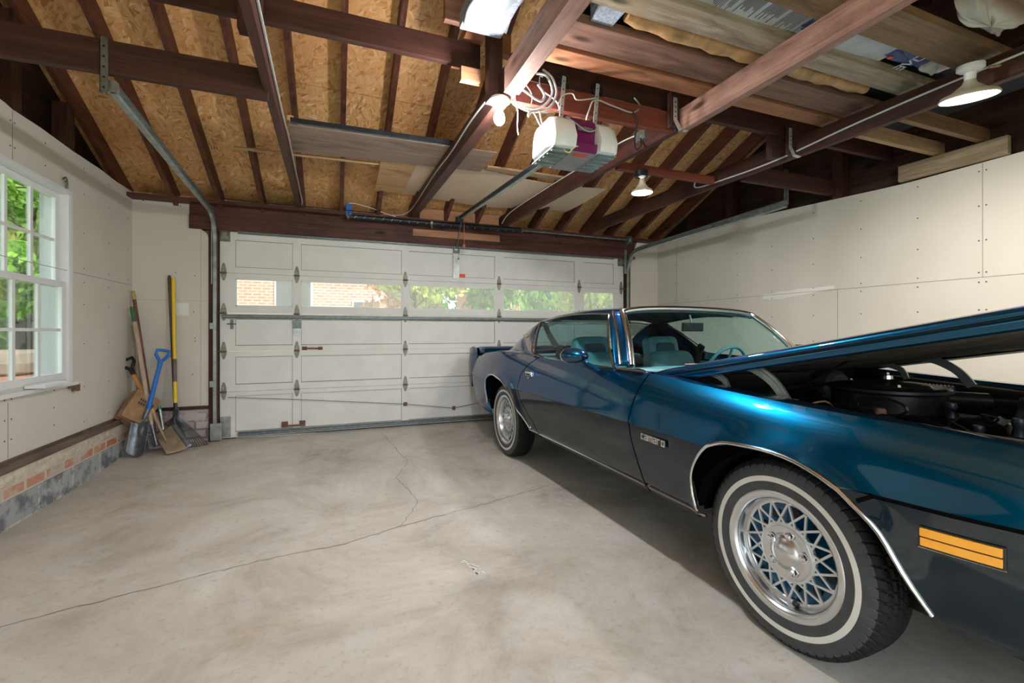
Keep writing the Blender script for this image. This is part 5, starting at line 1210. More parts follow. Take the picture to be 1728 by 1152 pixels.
for x0, x1 in ((-.55,.02),(.02,.58)):
    mb = MB(); mb.tube([(x0,.80,.945),(x1,.745,.945)], .006, 6); mb.tube([(x0+.05,.86,.955),(x1-.03,.79,.957)], .005, 5); mb.build('wiper', M['black'], cw)
ax_, ay_, az_ = .02, .13, .845
mb = MB(); mb.lathe([(0,.05),(.03,.048),(.06,.035),(.10,.034),(.15,.03),(.16,.018),(.175,.016),(.205,.02),(.222,.012),(.222,-.0),(.212,-.01),(.212,-.085),(.20,-.10),(0,-.10)], (ax_,ay_,az_+.03), n=48); ac = mb.build('air_cleaner', M['engine_black'], bay, smooth=True, sharp=35)
mb = MB(); mb.lathe([(0,.032),(.008,.03),(.010,.02),(.022,.016),(.024,0)], (ax_,ay_,az_+.078), n=12); mb.build('wing_nut', M['chrome'], ac)
mb = MB(); mb.lathe([(.218,.006),(.226,.006),(.226,-.004),(.218,-.004)], (ax_,ay_,az_+.036), n=48); mb.build('lid_rim', M['black_metal'], ac, smooth=True)
mb = MB(); mb.tube([(ax_-.23+.012*math.cos(a), ay_-.10+.10*math.cos(a)+0, az_-.02+.035*math.sin(a)) for a in [2*PI*i/20 for i in range(20)]], .006, 6, closed=True); mb.build('snorkel_ring', M['black_metal'], ac)
for a in (.4,1.6,3.9):
    mb = MB(); mb.lathe([(0,.012),(.007,.01),(.008,0)], (ax_+.15*math.cos(a),ay_+.15*math.sin(a),az_+.055), n=8); mb.build('lid_bolt', M['chrome'], ac)
mb = MB(); mb.tube([(ax_+.18,ay_-.05,az_-.01),(ax_+.38,ay_-.20,az_-.02)], .035, 12); mb.build('snorkel', M['engine_black'], ac, smooth=True)
mb = MB(); mb.b2((-.30,-.30,.50),(.34,.45,.70)); mb.b2((-.34,-.22,.62),(-.18,.40,.76)); mb.b2((.20,-.22,.62),(.38,.40,.76)); eng = mb.build('engine_block', M['engine_black'], bay, bevel=.02)
random.seed(11)
hoses = [([(-.45,-.2,.80),(-.40,.0,.83),(-.30,.15,.82),(-.2,.05,.80)],.012),([(-.62,-.45,.74),(-.5,-.3,.80),(-.35,-.25,.79),(-.25,-.1,.80)],.016),([(.15,-.5,.76),(.10,-.35,.84),(.2,-.25,.83),(.22,-.15,.78)],.022),([(.55,-.35,.80),(.5,-.1,.82),(.45,.2,.80),(.3,.4,.82)],.010),([(-.6,.3,.83),(-.45,.35,.86),(-.3,.45,.85),(0,.5,.85),(.4,.5,.86)],.009),([(-.6,.05,.80),(-.5,.1,.83),(-.42,.25,.82)],.009),([(-.55,-.55,.72),(-.2,-.5,.80),(.1,-.5,.78)],.012),([(.3,-.4,.80),(.45,-.45,.83),(.6,-.5,.78)],.014)]
for P, r in hoses:
    mb = MB(); mb.tube(smooth_path(P,6), r, 8); mb.build('hose', M['rubber'], bay, smooth=True)
mb = MB(); mb.tube(smooth_path([(.02,-.38,.78),(.0,-.36,.86),(.03,-.32,.88),(.07,-.30,.85),(.09,-.28,.78)],5), .018, 10); mb.build('water_neck', M['steel_dark'], eng, smooth=True)
mb = MB(); mb.lathe([(0,.12),(.03,.12),(.032,.08),(.024,.07),(.024,0),(0,0)],(-.04,-.42,.74),n=14); mb.build('filler_cap', M['steel'], eng, smooth=True)
mb = MB(); mb.b2((-.42,-.63,.50),(.42,-.56,.83)); mb.build('radiator', M['engine_black'], bay, bevel=.01)
def shroud(u, v):
    a = PI*u; return (-.02+.36*math.cos(a), lerp(-.56,-.40,v), .50+.34*math.sin(a))
mb = MB(); mb.grid(shroud, 24, 4); mb.build('fan_shroud', M['rubber'], bay, smooth=True, solid=.006)
mb = MB(); mb.b2((-.56,.30,.74),(-.40,.44,.84)); mb.build('washer_bottle', M['porcelain'], bay, bevel=.015)
mb = MB(); mb.b2((.42,-.56,.62),(.64,-.34,.80)); mb.build('battery', M['black'], bay, bevel=.01)
mb = MB(); mb.lathe([(0,.02),(.11,.02),(.13,.0),(.13,-.06),(.05,-.09)],(.42,.60,.78),(0,-1,0),24); mb.build('brake_booster', M['steel_dark'], bay, smooth=True)
mb = MB()
for k in range(10): mb.lathe([(.018,-.008),(.026,0),(.018,.008)],(.64,.16+k*.016,.835),(0,1,0),12)
mb.build('hinge_spring', M['steel_dark'], bay, smooth=True)
# small fittings and wires over the engine
random.seed(4)
for k in range(26):
    x, y = random.uniform(-.58,.6), random.uniform(-.5,.6)
    if math.hypot(x-ax_,y-ay_) < .25: continue
    z = random.uniform(.74,.82); mb = MB()
    if k % 3: mb.lathe([(0,.03),(.016,.03),(.020,.015),(.014,0),(.02,-.03)],(x,y,z),n=10)
    else: mb.box((x,y,z),(.05,.035,.03),(random.random(),random.random(),random.random()))
    mb.build('engine_fitting', M[('steel_dark','black_metal','rust')[k%3]], bay, smooth=bool(k%3))
for k in range(12):
    x, y = random.uniform(-.6,.5), random.uniform(-.5,.5); P = [(x+random.uniform(-.04,.04)+i*.05, y+random.uniform(-.05,.05)+i*.03, .80+.03*math.sin(i*1.3+k)) for i in range(5)]
    mb = MB(); mb.tube(smooth_path(P,4), .004, 5); mb.build('ignition_wire', M[('rubber','kraft','steel')[k%3]], bay, smooth=True)

# ---- hood: hinged at the cowl, raised about 11.5 degrees
HA = math.radians(11.4); HY, HZ = .84, .925
def hd(x, d, h=0):   # d: distance forward from the hinge line, h: height above hood plane
    return Vector((x, HY-d*math.cos(HA)-h*math.sin(HA)*1, HZ+d*math.sin(HA)+h*math.cos(HA)))
def hood_out(t, d):
    w = .755-.0*d if d < 1.5 else .755-.35*((d-1.5)/.3)**2
    e = abs(t); crown = .032*(1-e**2.2)+.026*math.exp(-((e-.0)/.28)**2)*min(1,d/.6)
    fwd = -.10*math.exp(-((d)/.06)**1)*(e**2) if d < .3 else 0
    drop = -.020*(e**14)
    return t*w, d+fwd, crown+drop
def hood_top(u, v):
    t = 2*u-1; d = v*1.72; x, d2, h = hood_out(t, d); return hd(x, d2, h-.012*max(0,(d-1.45)/.27)**2)
mb = MB(); mb.grid(hood_top, 36, 30); hood = mb.build('hood', M['paint'], car, smooth=True, solid=.005)
for s in (-1,1):   # folded edge, dark gap and inner flange along each side
    def band(nm, mat, P):
        mb = MB(); mb.grid(lambda u, v: hd(s*(.755+lerp(P[0][0],P[1][0],v)), lerp(.03,1.6,u), -.020+lerp(P[0][1],P[1][1],v)), 30, 3); return mb.build(nm, M[mat], hood, smooth=True, solid=.003)
    band('hood_edge','paint',((0,.002),(-.002,-.012))); band('edge_gap','black',((-.010,-.010),(-.012,-.020))); band('hood_flange','paint',((-.006,-.017),(-.014,-.050))); band('flange_underside','black',((-.014,-.050),(-.07,-.040)))
mb = MB()
def inner(u, v):
    t = 2*u-1; d = lerp(.10,1.60,v); e = max(abs(t),abs(2*v-1)); h = -.035-.03*(1-e**4)+.006*math.sin(u*19)*math.sin(v*14)+.004*math.sin(u*47+v*31)
    return hd(t*.70, d, h)
mb.grid(inner, 50, 44); mb.build('hood_liner', plain('dusty_black_hood_liner',(.085,.065,.052),.8,0,.5,25,bmp=.8), hood, smooth=True, solid=.004)
mb = MB(); mb.b2((-.03,0,0),(.03,.0,.0)) if False else mb.beam(hd(-.70,.95,-.045), hd(-.70,1.10,-.045), .03, .018); mb.build('hood_bumper', M['rubber'], hood)
mb = MB(); mb.beam(hd(-.66,.10,-.03), hd(-.66,.62,-.045), .05, .02); mb.beam(hd(.66,.10,-.03), hd(.66,.62,-.045), .05, .02); mb.build('hinge_plate', M['steel_dark'], hood)
M['hinge_arm'] = plain('pale_hinge_steel', (.30,.33,.30), .35, .6, .2, 20)
for s in (-1,1):
    def arm(P, r, nm):
        mb = MB(); Q = smooth_path(P,5); rings = []
        for i, p in enumerate(Q):
            d = (Q[min(i+1,len(Q)-1)]-Q[max(0,i-1)]).normalized(); n = Vector((s,0,0)); u = d.cross(n).normalized()
            rings.append([mb.bm.verts.new(p+u*a*r+n*b) for a,b in ((-1,-.006),(-1,.006),(-.45,.006),(-.35,.011),(.35,.011),(.45,.006),(1,.006),(1,-.006))])
        for A, B in zip(rings, rings[1:]):
            for k in range(8): mb._f([A[k],A[(k+1)%8],B[(k+1)%8],B[k]])
        mb._f(rings[0]); mb._f(rings[-1]); return mb.build(nm, M['hinge_arm'], bay, smooth=True, sharp=30)
    arm([hd(s*.69,.53,-.035),(s*.69,.25,.985),(s*.69,.16,.935),(s*.69,.10,.86)], .020, 'hood_hinge')
    arm([hd(s*.69,.30,-.035),(s*.69,.48,.945),(s*.69,.41,.92),(s*.69,.385,.87)], .014, 'hood_hinge_link')
    mb = MB(); p = hd(s*.69,.53,-.037); mb.lathe([(0,.016),(.012,.015),(.014,0)], p, (s,0,0), 12); mb.build('hinge_pivot', M['steel_dark'], hood)
mb = MB(); mb.tube([hd(-.32,.78,-.06), (-.30,.28,.90), (-.33,.18,.86)], .006, 6); mb.build('ground_strap', M['rubber'], bay)

# ---- wheels
def tire_mesh(name, par, side):
    W = .205; R = .337; mb = MB(); n = 720
    # sidewall + shoulder profile (x offset from tire centre towards the outer face, radius)
    out = [(.072,.192),(.078,.197),(.083,.205),(.088,.222),(.0925,.243),(.0932,.2555),(.0932,.262),(.0932,.2745),(.0925,.280),(.089,.296),(.082,.315),(.074,.326)]
    tread = [(.066,.3325),(.056,.3355),(.046,.3365),(.041,.337),(.038,.337),(.030,.337),(.016,.3375),(.012,.3375),(.006,.3375),(0,.3375)]
    prof = out+tread; prof = prof+[(-a,b) for a,b in prof[::-1][1:]]
    nT0, nT1 = len(out)-1, len(prof)-len(out)
    def rad(i, th):
        a, r = prof[i]
        if i < len(out)-2 or i > len(prof)-len(out)+1: return r
        aa = abs(a); g = 0
        if abs(aa-.039) < .0025 or abs(aa-.012) < .0025 : g = .010      # circumferential grooves
        ph = (th*60/(2*PI)+ (a*26 if aa < .04 else a*14)) % 1
        if aa > .042: g = max(g, .006 if ph < .15 else 0)
        elif aa < .036: g = max(g, .006 if ph < .15 else 0)
        return r-g
    V = [[mb.bm.verts.new((side*prof[i][0], rad(i,2*PI*k/n)*math.cos(2*PI*k/n), rad(i,2*PI*k/n)*math.sin(2*PI*k/n))) for k in range(n)] for i in range(len(prof))]
    for i in range(len(prof)-1):
        m = 1 if (prof[i][0] > 0 and .254 < prof[i][1] < .273 and i < 9) else (2 if (i < len(out)-2) else 0)
        for k in range(n): mb._f([V[i][k],V[i][(k+1)%n],V[i+1][(k+1)%n],V[i+1][k]], m)
    return mb.build(name, [M['rubber'], M['whitewall'], M['tire_wall']], par, smooth=True, sharp=28)
def wheel(x, y, s, label):
    w = bpy.data.objects.new('wheel', None); C.objects.link(w); w.parent = car; w.location = (x, y, .334); w['label'] = label
    tire_mesh('tire', w, s)
    mb = MB(); mb.lathe([(.196,.070),(.202,.078),(.224,.086),(.228,.082),(.2265,.075)] if False else [(.228,.080),(.226,.088),(.216,.091),(.205,.089),(.196,.082),(.190,.060),(.186,.040),(.184,.034)], (0,0,0), (s,0,0), 72); mb.build('trim_ring', M['brushed'], w, smooth=True, sharp=60)
    mb = MB(); mb.lathe([(.186,.040),(.184,.042),(.175,.044),(.170,.040),(.168,.034)], (0,0,0), (s,0,0), 72); mb.build('rim_ledge', M['brushed'], w, smooth=True, sharp=60)
    mb = MB(); mb.lathe([(.190,-.06),(.186,.02),(.170,.012),(.14,-.002),(.10,.002),(.05,.012),(0,.012)], (0,0,0), (s,0,0), 48); disc = mb.build('wheel_disc', M['wheel_blue'], w, smooth=True)
    mb = MB()
    for k in range(10):
        a = 2*PI*(k+.5)/10; mb.lathe([(0,.003),(.017,.003),(.019,0)], (s*.0035, .136*math.cos(a), .136*math.sin(a)), (s,0,0), 12)
    mb.build('vent_holes', M['black'], disc)
    NS = 16
    for k in range(NS):     # crossed wire spokes
        mb = MB(); a = 2*PI*k/NS
        for da in (-.37,.37):
            p = Vector((s*.042, .176*math.cos(a), .176*math.sin(a))); q = Vector((s*.052, .098*math.cos(a+da), .098*math.sin(a+da))); mb.beam(p, q, .0078, .007, up=(1,0,0))
        mb.build('spoke', M['spoke'], w)
    mb = MB(); mb.lathe([(.106,.040),(.106,.052),(.098,.056),(.092,.054)], (0,0,0), (s,0,0), 48); mb.build('hub_ring', M['spoke'], w, smooth=True)
    mb = MB(); mb.lathe([(.094,.045),(.093,.056),(.085,.058),(.074,.052),(.060,.056),(.050,.066),(.036,.078),(.020,.084),(0,.086)], (0,0,0), (s,0,0), 48); cap = mb.build('hub_cap', M['brushed'], w, smooth=True, sharp=50)
    for k in range(5):
        a = 2*PI*k/5+.5; mb = MB(); mb.lathe([(0,.014),(.008,.013),(.011,.0)], (s*.057, .066*math.cos(a), .066*math.sin(a)), (s,0,0), 6); mb.lathe([(.018,.001),(.015,.001),(.014,-.004)], (s*.057, .066*math.cos(a), .066*math.sin(a)), (s,0,0), 16); mb.build('lug_nut', M['chrome'], cap, smooth=True)
    mb = MB(); mb.lathe([(0,.012),(.008,.011),(.012,0)], (s*.044, .05*s*0-.03, -.172), (s,0,-.3), 10); mb.build('valve_stem', M['black'], w)
    return w
M['spoke'] = plain('silver_spoke', (.72,.76,.80), .3, .75, .05)
wheel(-.778,0,-1,'front wheel with white stripe tire nearest the camera'); wheel(-.766,2.743,-1,'rear wheel with white stripe tire near the garage door')
wheel(.778,0,1,None) ; wheel(.766,2.743,1,None)
for o in list(bpy.data.objects):
    if 'label' in o.keys() and o['label'] is None: del o['label']
# wheel housings, underbody
for s in (-1,1):
    for yc, w0, ry in ((-.09,.60,.475),(2.60,.58,.52)):
        mb = MB(); a0, a1 = .18, PI-.18
        mb.grid(lambda u, v: (s*lerp(w0,side_x(yc+ry*math.cos(lerp(a0,a1,u)),.5)-.035,v), yc+ry*math.cos(lerp(a0,a1,u)), .30+.425*math.sin(lerp(a0,a1,u))), 24, 3); mb.grid(lambda u, v: (s*w0, yc+ry*math.cos(lerp(a0,a1,u))*v, .30+.425*math.sin(lerp(a0,a1,u))*v), 24, 3)
        mb.build('wheel_housing', M['gap'], car, smooth=True, solid=.004)
mb = MB(); mb.b2((-.62,-.9,.36),(.62,-.5,.40)); mb.b2((-.80,.42,.335),(.80,2.05,.36)); mb.b2((-.56,2.05,.30),(.56,3.8,.40)); mb.b2((-.5,-.5,.24),(.5,.6,.34)); mb.build('underbody', M['engine_black'], car)
mb = MB(); mb.tube([(-.76,0,.334),(.76,0,.334)], .03, 8); mb.tube([(-.76,2.743,.334),(.76,2.743,.334)], .045, 8); mb.build('axle', M['steel_dark'], car)

# ---- interior
mb = MB(); mb.b2((-.80,.95,.36),(.80,2.5,.38)); cab = mb.build('cabin_floor', M['interior_dark'], car)
mb = MB(); mb.grid(lambda u, v: ((2*u-1)*.72, lerp(.86,1.10,v), .905+.025*math.sin(v*PI)), 12, 6); mb.b2((-.76,1.05,.55),(.76,1.16,.92)); dash = mb.build('dashboard', M['interior_blue'], car, smooth=True, sharp=40)
mb = MB(); mb.lathe([(0,0)],(0,0,0)) if False else None
cs = Vector((.36,1.36,.86)); ax = Vector((0,.92,.38)).normalized(); u_ = Vector((1,0,0)); v_ = ax.cross(u_)
mb.tube([cs+(u_*math.cos(a)+v_*math.sin(a))*.185 for a in [2*PI*i/32 for i in range(32)]], .012, 8, closed=True)
for a in (.5,PI-.5,-PI/2): mb.tube([cs+(u_*math.cos(a)+v_*math.sin(a))*.18, cs], .009, 6)
mb.tube([cs, cs-ax*.25], .025, 10); mb.build('steering_wheel', M['interior_blue'], dash, smooth=True)
for s in (-1,1):
    mb = MB(); mb.b2((s*.74,.98,.38),(s*.80,2.0,.88)); mb.build('door_trim', M['interior_blue'], car, bevel=.01)
    st = bpy.data.objects.new('front_seat', None); C.objects.link(st); st.parent = car; st.location = (s*.36,1.85,.30)
    def cushion(nm, c, d, tilt, mat, par, e=.35):
        R = Euler((tilt,0,0)).to_matrix()
        def f(u, v):
            th = u*2*PI; p = (v-.5)*PI; q = lambda t, k: math.copysign(abs(t)**k, t)
            return Vector(c)+R@Vector((q(math.cos(th),e)*q(math.cos(p),e)*d[0]/2, q(math.sin(th),e)*q(math.cos(p),e)*d[1]/2, q(math.sin(p),e)*d[2]/2))
        mb = MB(); mb.grid(f, 32, 18); return mb.build(nm, M[mat], par, smooth=True, weld=True)
    cushion('seat_cushion', (0,-.20,.14), (.50,.52,.18), .1, 'interior_blue', st)
    cushion('seat_back', (0,.06,.42), (.48,.16,.52), -.28, 'interior_blue', st)
    hr = cushion('headrest', (0,.20,.665), (.33,.12,.27), -.22, 'interior_blue', st)
    cushion('cloth_insert', (0,.135,.66), (.20,.02,.18), -.22, 'interior_dark', hr)
    mb = MB(); P = [Vector((s*.66,2.30,1.20)),Vector((s*.70,2.15,1.12)),Vector((s*.72,1.98,1.02)),Vector((s*.70,1.94,.95)),Vector((s*.60,1.90,.80))]
    for a, b in zip(P, P[1:]): mb.beam(a, b, .003, .045, up=(0,1,.5))
    sb = mb.build('seat_belt', M['belt'], car)
    mb = MB(); mb.box((s*.71,1.95,.985),(.03,.06,.09),(.5,0,0)); mb.build('belt_guide', M['black'], sb, bevel=.006)
mb = MB(); mb.b2((-.62,2.30,.30),(.62,2.75,.52)); mb.b2((-.62,2.60,.5),(.62,2.78,.90)); mb.build('rear_seat', M['interior_blue'], car, bevel=.05, smooth=True)
mb = MB(); mb.b2((-.68,2.74,.88),(.68,3.12,.915)); mb.build('parcel_shelf', M['interior_blue'], car, bevel=.01)
for s in (-1,1):
    mb = MB(); mb.b2((s*.66,2.10,.42),(s*.76,2.8,.90)); mb.build('rear_trim', M['interior_blue'], car, bevel=.03, smooth=True)
mb = MB(); mb.grid(lambda u, v: tuple(Vector(roof_pt(lerp(1.45,2.42,v),(2*u-1)*.93))+Vector((0,0,-.025))), 10, 8); mb.build('headliner', M['interior_dark'], car, smooth=True)
mb = MB(); mb.box((.02,1.33,1.175),(.255,.018,.062),(.05,0,.25)); rm = mb.build('rear_view_mirror', M['black'], car, bevel=.008)
mb = MB(); mb.tube([(.02,1.34,1.195),(.03,1.37,1.26)], .008, 8); mb.build('mirror_stem', M['steel'], rm)
# ------------------------------------------------------------------ tools leaning in the corner
M['yellow'] = plain('yellow_handle_paint', (.85,.60,.03), .35, 0, .06, 6)
M['yellow_dull'] = plain('worn_yellow_tape', (.50,.38,.12), .6, 0, .4, 30)
M['grey_grip'] = plain('grey_brown_tape', (.18,.14,.12), .7, 0, .2)
M['ash'] = wood('pale_ash_handle', (.42,.32,.23), (.66,.54,.42), 2, .5, False)
M['walnut'] = wood('dark_brown_handle', (.06,.035,.025), (.18,.11,.08), 2, .5, False)
M['redwood'] = wood('red_brown_handle', (.13,.035,.02), (.30,.10,.06), 2, .45, False)
M['greywood'] = wood('grey_worn_handle', (.20,.15,.12), (.42,.33,.26), 2, .6, False)
M['orange_h'] = wood('orange_varnished_handle', (.62,.27,.06), (.85,.45,.14), 2, .35, False)
M['green_grip'] = plain('green_handle_end', (.05,.16,.07), .5, 0, .1)
M['spade_steel'] = plain('scratched_spade_steel', (.20,.22,.25), .38, .75, .45, 14)
M['rust_steel'] = plain('rust_brown_shovel_steel', (.36,.27,.18), .55, .35, .35, 9)
M['tine'] = plain('black_rake_tines', (.04,.045,.055), .35, .5, .2)
M['cardboard'] = plain('brown_kraft_bag', (.36,.215,.115), .75, 0, .3, 14, bmp=.5)
FL = lambda y: floor_z(0, y)
def V3(*a): return Vector(a)
def dgrip(c, u, w, mat, par, nm='d_grip', wid=.062, ln=.085, r=.011):
    """u: handle direction (up), w: width direction"""
    u = Vector(u).normalized(); w = Vector(w); w = (w-u*w.dot(u)).normalized(); c = Vector(c)
    P = [c, c+u*ln*.25+w*wid*.45, c+u*ln*.6+w*wid*.9, c+u*ln+w*wid*.88, c+u*ln*1.02, c+u*ln-w*wid*.88, c+u*ln*.6-w*wid*.9, c+u*ln*.25-w*wid*.45]
    mb = MB(); mb.tube(P, r, 8, closed=True); mb.tube([c-u*.06, c+u*.01], [r*1.3, r*1.5], 10); return mb.build(nm, M[mat], par, smooth=True)
# fan rake with the yellow handle
t = thing('fan_rake', (-1.36,5.0,.05), 'fan rake with a yellow handle and black tines, leaning beside the switch plate', 'rake')
top, bot = V3(-1.474,5.318,1.665), V3(-1.412,5.16,.47)
h = lambda k: top.lerp(bot, k)
mb = MB(); mb.tube([h(0), h(.655)], .0155, 12); mb.build('yellow_handle', M['yellow'], t, smooth=True)
mb = MB(); mb.tube([h(.655), h(.835)], .0160, 12); mb.build('grey_sleeve', M['grey_grip'], t, smooth=True)
mb = MB(); mb.tube([h(.835), h(1.0)], .0162, 12); mb.build('yellow_lower_handle', M['yellow'], t, smooth=True)
mb = MB(); mb.tube([bot, bot+V3(.005,-.01,-.06)], .015, 10); mb.tube([bot+V3(-.012,0,-.05),bot+V3(-.012,-.015,-.13)], .007, 6); mb.tube([bot+V3(.02,0,-.05),bot+V3(.025,-.015,-.13)], .007, 6); mb.b2((-1.425,5.125,.355),(-1.392,5.14,.40)); mb.build('rake_socket', M['tine'], t)
hub = V3(-1.405,5.14,.36)
TIPS = []
for k in range(22):
    q = k/21; a = lerp(-.60,.72,q)
    tip = V3(-1.385+.36*math.sin(a)*1.0+.045, 4.93+.06*abs(a), 0); L = .36
    p1 = hub+V3(.03*(q-.5),-.005,-.02)
    tip = V3(lerp(-1.53,-1.165,q), 5.09+.09*q-.05*math.sin(q*PI), .062+.13*(1-q)**3)
    mid = p1.lerp(tip,.5)+V3(0,-.01,.02)
    hook = tip+V3(0,-.02,-.012)
    mb = MB(); mb.tube(smooth_path([p1, mid, tip, hook],3), .0036, 5); mb.build('tine', M['tine'], t)
for f, nm in ((.52,.006),(.80,.005)):
    mb = MB(); mb.tube([V3(lerp(-1.53,-1.165,q), 5.09+.09*q-.05*math.sin(q*PI),.062+.13*(1-q)**3).lerp(hub, 1-f)+V3(0,-.012,.012) for q in [i/14 for i in range(15)]], nm, 6); mb.build('tine_brace', M['tine'], t)
# dark brown pole behind the yellow one
t = thing('wooden_pole', (-1.45,5.25,.05), 'dark brown wooden pole leaning just left of the yellow rake handle', 'pole')
mb = MB(); mb.tube([(-1.505,5.315,1.690),(-1.503,5.314,1.66),(-1.42,5.24,.055)], [.010,.015,.017], 12); mb.build('pole', M['walnut'], t, smooth=True)
# blue D handle spade, round blade
t = thing('digging_spade', (-1.62,4.93,.03), 'spade with a bright blue D-handle and dark steel blade', 'spade')
g, s0 = V3(-1.515,5.10,.845), V3(-1.575,5.01,.44)
mb = MB(); mb.tube([g, s0], [.017,.020], 14); mb.build('blue_shaft', M['blue_plastic'], t, smooth=True)
dgrip(g+ (g-s0).normalized()*.02, g-s0, (1,.15,0), 'blue_plastic', t, 'blue_grip', .052, .105, .0145)
mb = MB(); mb.tube([s0, V3(-1.598,4.98,.36)], [.021,.017], 12); mb.build('steel_socket', M['spade_steel'], t, smooth=True)
def blade(par, c0, up, wd, W0, W1, L, curve, mat, nm, tip=.25, ridge=0):
    up = Vector(up).normalized(); wd = Vector(wd); wd = (wd-up*wd.dot(up)).normalized(); n = up.cross(wd); c0 = Vector(c0)
    def f(u, v):
        x = 2*u-1; w = lerp(W0, W1, v); l = L*v
        if v > .7: l = L*(.7+(v-.7)*(1-tip*abs(x)**2))
        return c0+wd*x*w - up*l + n*(curve*(x*x)) + n*ridge*math.exp(-(x/.15)**2)*max(0,(.4-v))
    mb = MB(); mb.grid(f, 22, 22); return mb.build(nm, M[mat], par, smooth=True, solid=.003)
blade(t, (-1.603,4.965,.345), (.10,.16,1), (1,-.12,0), .070, .072, .315, -.035, 'spade_steel', 'spade_blade', .55, -.15)
# square shovel: orange handle with black D grip, rusty square blade
t = thing('square_shovel', (-1.42,4.95,.05), 'square shovel with an orange handle, black D-grip and rusty brown blade', 'shovel')
g, s0 = V3(-1.735,5.17,.745), V3(-1.555,5.06,.40)
mb = MB(); mb.tube([g, g.lerp(s0,1.0)], [.017,.019], 12); mb.build('orange_handle', M['orange_h'], t, smooth=True)
dgrip(g+(g-s0).normalized()*.06, g-s0, (1,.0,.35), 'black', t, 'black_grip', .055, .10, .015)
mb = MB(); mb.tube([s0, V3(-1.47,5.0,.22)], [.019,.012], 10); mb.tube([V3(-1.47,5.0,.22), V3(-1.43,4.975,.15)], [.012,.004], 8); mb.build('steel_neck', M['rust_steel'], t, smooth=True)
def f(u, v):
    a, b, c, d = V3(-1.545,5.05,.205), V3(-1.425,5.075,.275), V3(-1.265,4.95,.075), V3(-1.405,4.89,.052)
    p = a.lerp(b,u).lerp(d.lerp(c,u), v); p += V3(.01,-.03,.02)*(-math.sin(u*PI)*.5); return p
mb = MB(); mb.grid(f, 16, 16); mb.build('square_blade', M['rust_steel'], t, smooth=True, solid=.003)
mb = MB(); mb.grid(lambda u, v: f(1,v)+V3(.035*u,.01*u,.022*u), 3, 12); mb.build('blade_side', M['spade_steel'], t, smooth=True, solid=.003)
# long ash handle with a green end
def pole(nm, label, a, b, r, mat, ends=None, cat='pole'):
    t = thing(nm, (b[0],b[1],b[2]), label, cat); A, B = Vector(a), Vector(b)
    cuts = [0]+[e[0] for e in (ends or [])]+[1]; mats = [e[1] for e in (ends or [])]+[mat] ; mats = (mats if ends else [mat])
    for k, (c0, c1) in enumerate(zip(cuts, cuts[1:])):
        mb = MB(); mb.tube([A.lerp(B,c0), A.lerp(B,c1)], r, 12); mb.build(['handle_end','handle','handle_tail'][k] if ends else 'handle', M[mats[k]], t, smooth=True)
    return t
t = pole('long_shovel', 'long pale handled tool with a green end leaning into the corner', (-1.757,5.20,1.372), (-1.555,5.02,.30), .0175, 'ash', [(.13,'green_grip')], 'tool')
mb = MB(); mb.tube([V3(-1.555,5.02,.30), V3(-1.50,4.97,.12)], [.018,.010], 10); mb.build('steel_ferrule', M['spade_steel'], t, smooth=True)
blade(t, (-1.535,5.06,.20), (-.35,.45,1), (1,.2,0), .06, .07, .13, -.02, 'spade_steel', 'shovel_blade', .3)
pole('broomstick', 'tall red-brown pole with a yellow taped tip in the corner', (-1.775,5.27,1.525), (-1.55,5.14,.055), .015, 'redwood', [(.055,'yellow_dull')])
t = pole('iron_rod_tool', 'grey worn handle with a thin iron rod behind the paper bags', (-1.752,5.29,1.25), (-1.68,5.2,.50), .0155, 'greywood', None, 'tool')
mb = MB(); mb.tube([(-1.68,5.20,.50),(-1.655,5.17,.06)], .009, 8); mb.build('iron_rod', M['spade_steel'], t)
t = pole('hoe_handle', 'thin pale handle with a split fork grip near the left wall', (-1.79,5.31,1.2), (-1.70,5.24,.055), .011, 'ash', None, 'tool')
t = thing('trowel_grip', (-1.49,5.08,.05), 'teal ended steel tube standing between the blue spade and the rake', 'tool')
mb = MB(); mb.tube([(-1.528,5.12,.45),(-1.52,5.115,.42)], .014, 10); mb.build('teal_cap', plain('teal_cap',(.02,.30,.24),.4), t, smooth=True)
mb = MB(); mb.tube([(-1.52,5.115,.42),(-1.46,5.08,.055)], .015, 10); mb.build('steel_tube', M['steel'], t, smooth=True)
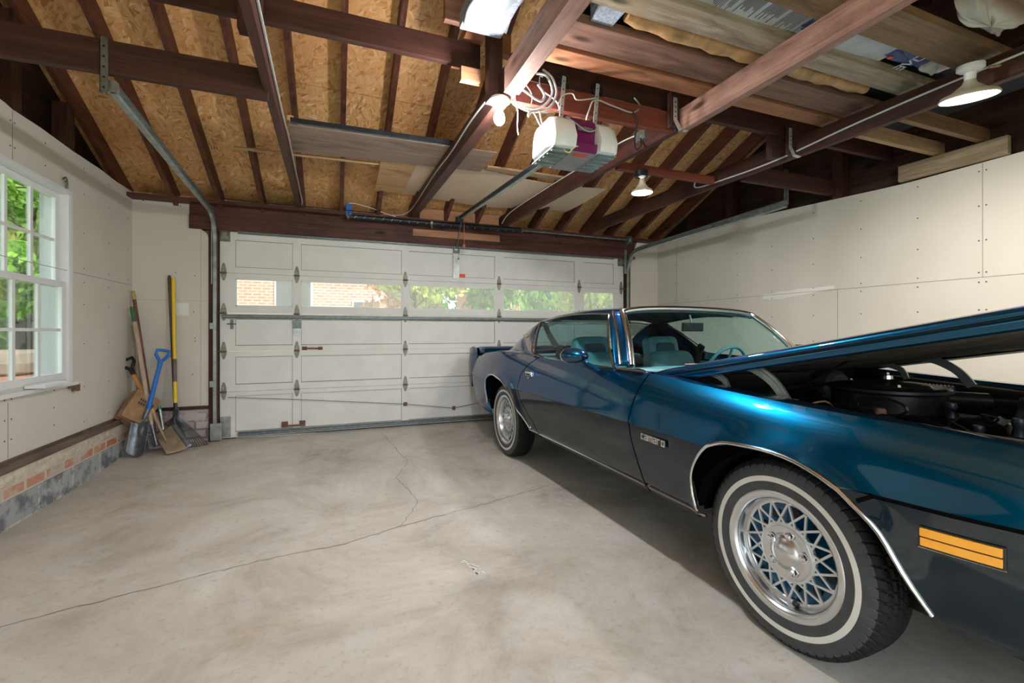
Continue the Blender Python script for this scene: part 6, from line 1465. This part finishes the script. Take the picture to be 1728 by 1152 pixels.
# stack of folded paper yard bags leaning in the corner: every folded bag is its own thing
labs = ['folded kraft bag at the front of the leaning stack, with dark print', 'second folded kraft bag in the leaning stack', 'folded kraft bag in the middle of the leaning stack', 'folded kraft bag near the back of the leaning stack', 'rearmost folded kraft bag against the wall corner']
for k in range(5):
    a = -.62; R = Matrix.Rotation(a, 3, 'Y')
    c = V3(-1.625-.021*k, 5.015+.024*k, .455-.010*k); 
    R = Euler((-.30+.02*k,.66+.03*(k%3),.72-.02*k)).to_matrix()
    random.seed(20+k); mb = MB(); w2, h2 = .115+.003*(k%2), .135+.006*(k%2)
    def bagf(u, v, off):
        x = (2*u-1)*w2; z = (2*v-1)*h2; y = off+.006*math.sin(u*7+k)+.005*math.sin(v*5+k*2)+.010*(abs(2*u-1)**4)*(1 if off > 0 else -1)*-.6
        return c+R@V3(x, y, z)
    F = [[mb.bm.verts.new(bagf(i/10,j/10,-.010)) for j in range(11)] for i in range(11)]; B = [[mb.bm.verts.new(bagf(i/10,j/10,.010)) for j in range(11)] for i in range(11)]
    for G in (F,B):
        for i in range(10):
            for j in range(10): mb._f([G[i][j],G[i+1][j],G[i+1][j+1],G[i][j+1]])
    for i in range(10):
        for q in ((F[i][0],F[i+1][0],B[i+1][0],B[i][0]),(F[i][10],F[i+1][10],B[i+1][10],B[i][10]),(F[0][i],F[0][i+1],B[0][i+1],B[0][i]),(F[10][i],F[10][i+1],B[10][i+1],B[10][i])): mb._f(list(q))
    o = tag(mb.build('paper_bag', M['cardboard'], smooth=True, sharp=40), labs[k], 'bag', 'folded kraft yard bags in the corner')
    if k == 0:
        mb = MB()
        for i in range(7):
            p = c+R@V3(-.02+.02*(i%4)-.03, -.0185, .06-.035*(i//4)); mb.box(p, (.012,.002,.022), R)
        mb.box(c+R@V3(.05,-.0185,.04),(.04,.002,.05),R)
        pr = mb.build('dark_print', M['ink'], None); pr.parent = o; pr.location = pr.location-o.location
# small odds and ends on the floor by the door
t = thing('floor_debris', (-.2,5.2,.05), 'torn white paint strip lying under the left end of the overhead door', 'scrap')
mb = MB(); mb.prism([(-.95,5.36,.053),(-.6,5.30,.053),(-.25,5.31,.053),(-.2,5.34,.053),(-.6,5.37,.053)],(0,0,.003)); mb.build('paint_strip', M['patch'], t)
for o in list(bpy.data.objects):
    if '_world' in o.keys(): del o['_world']
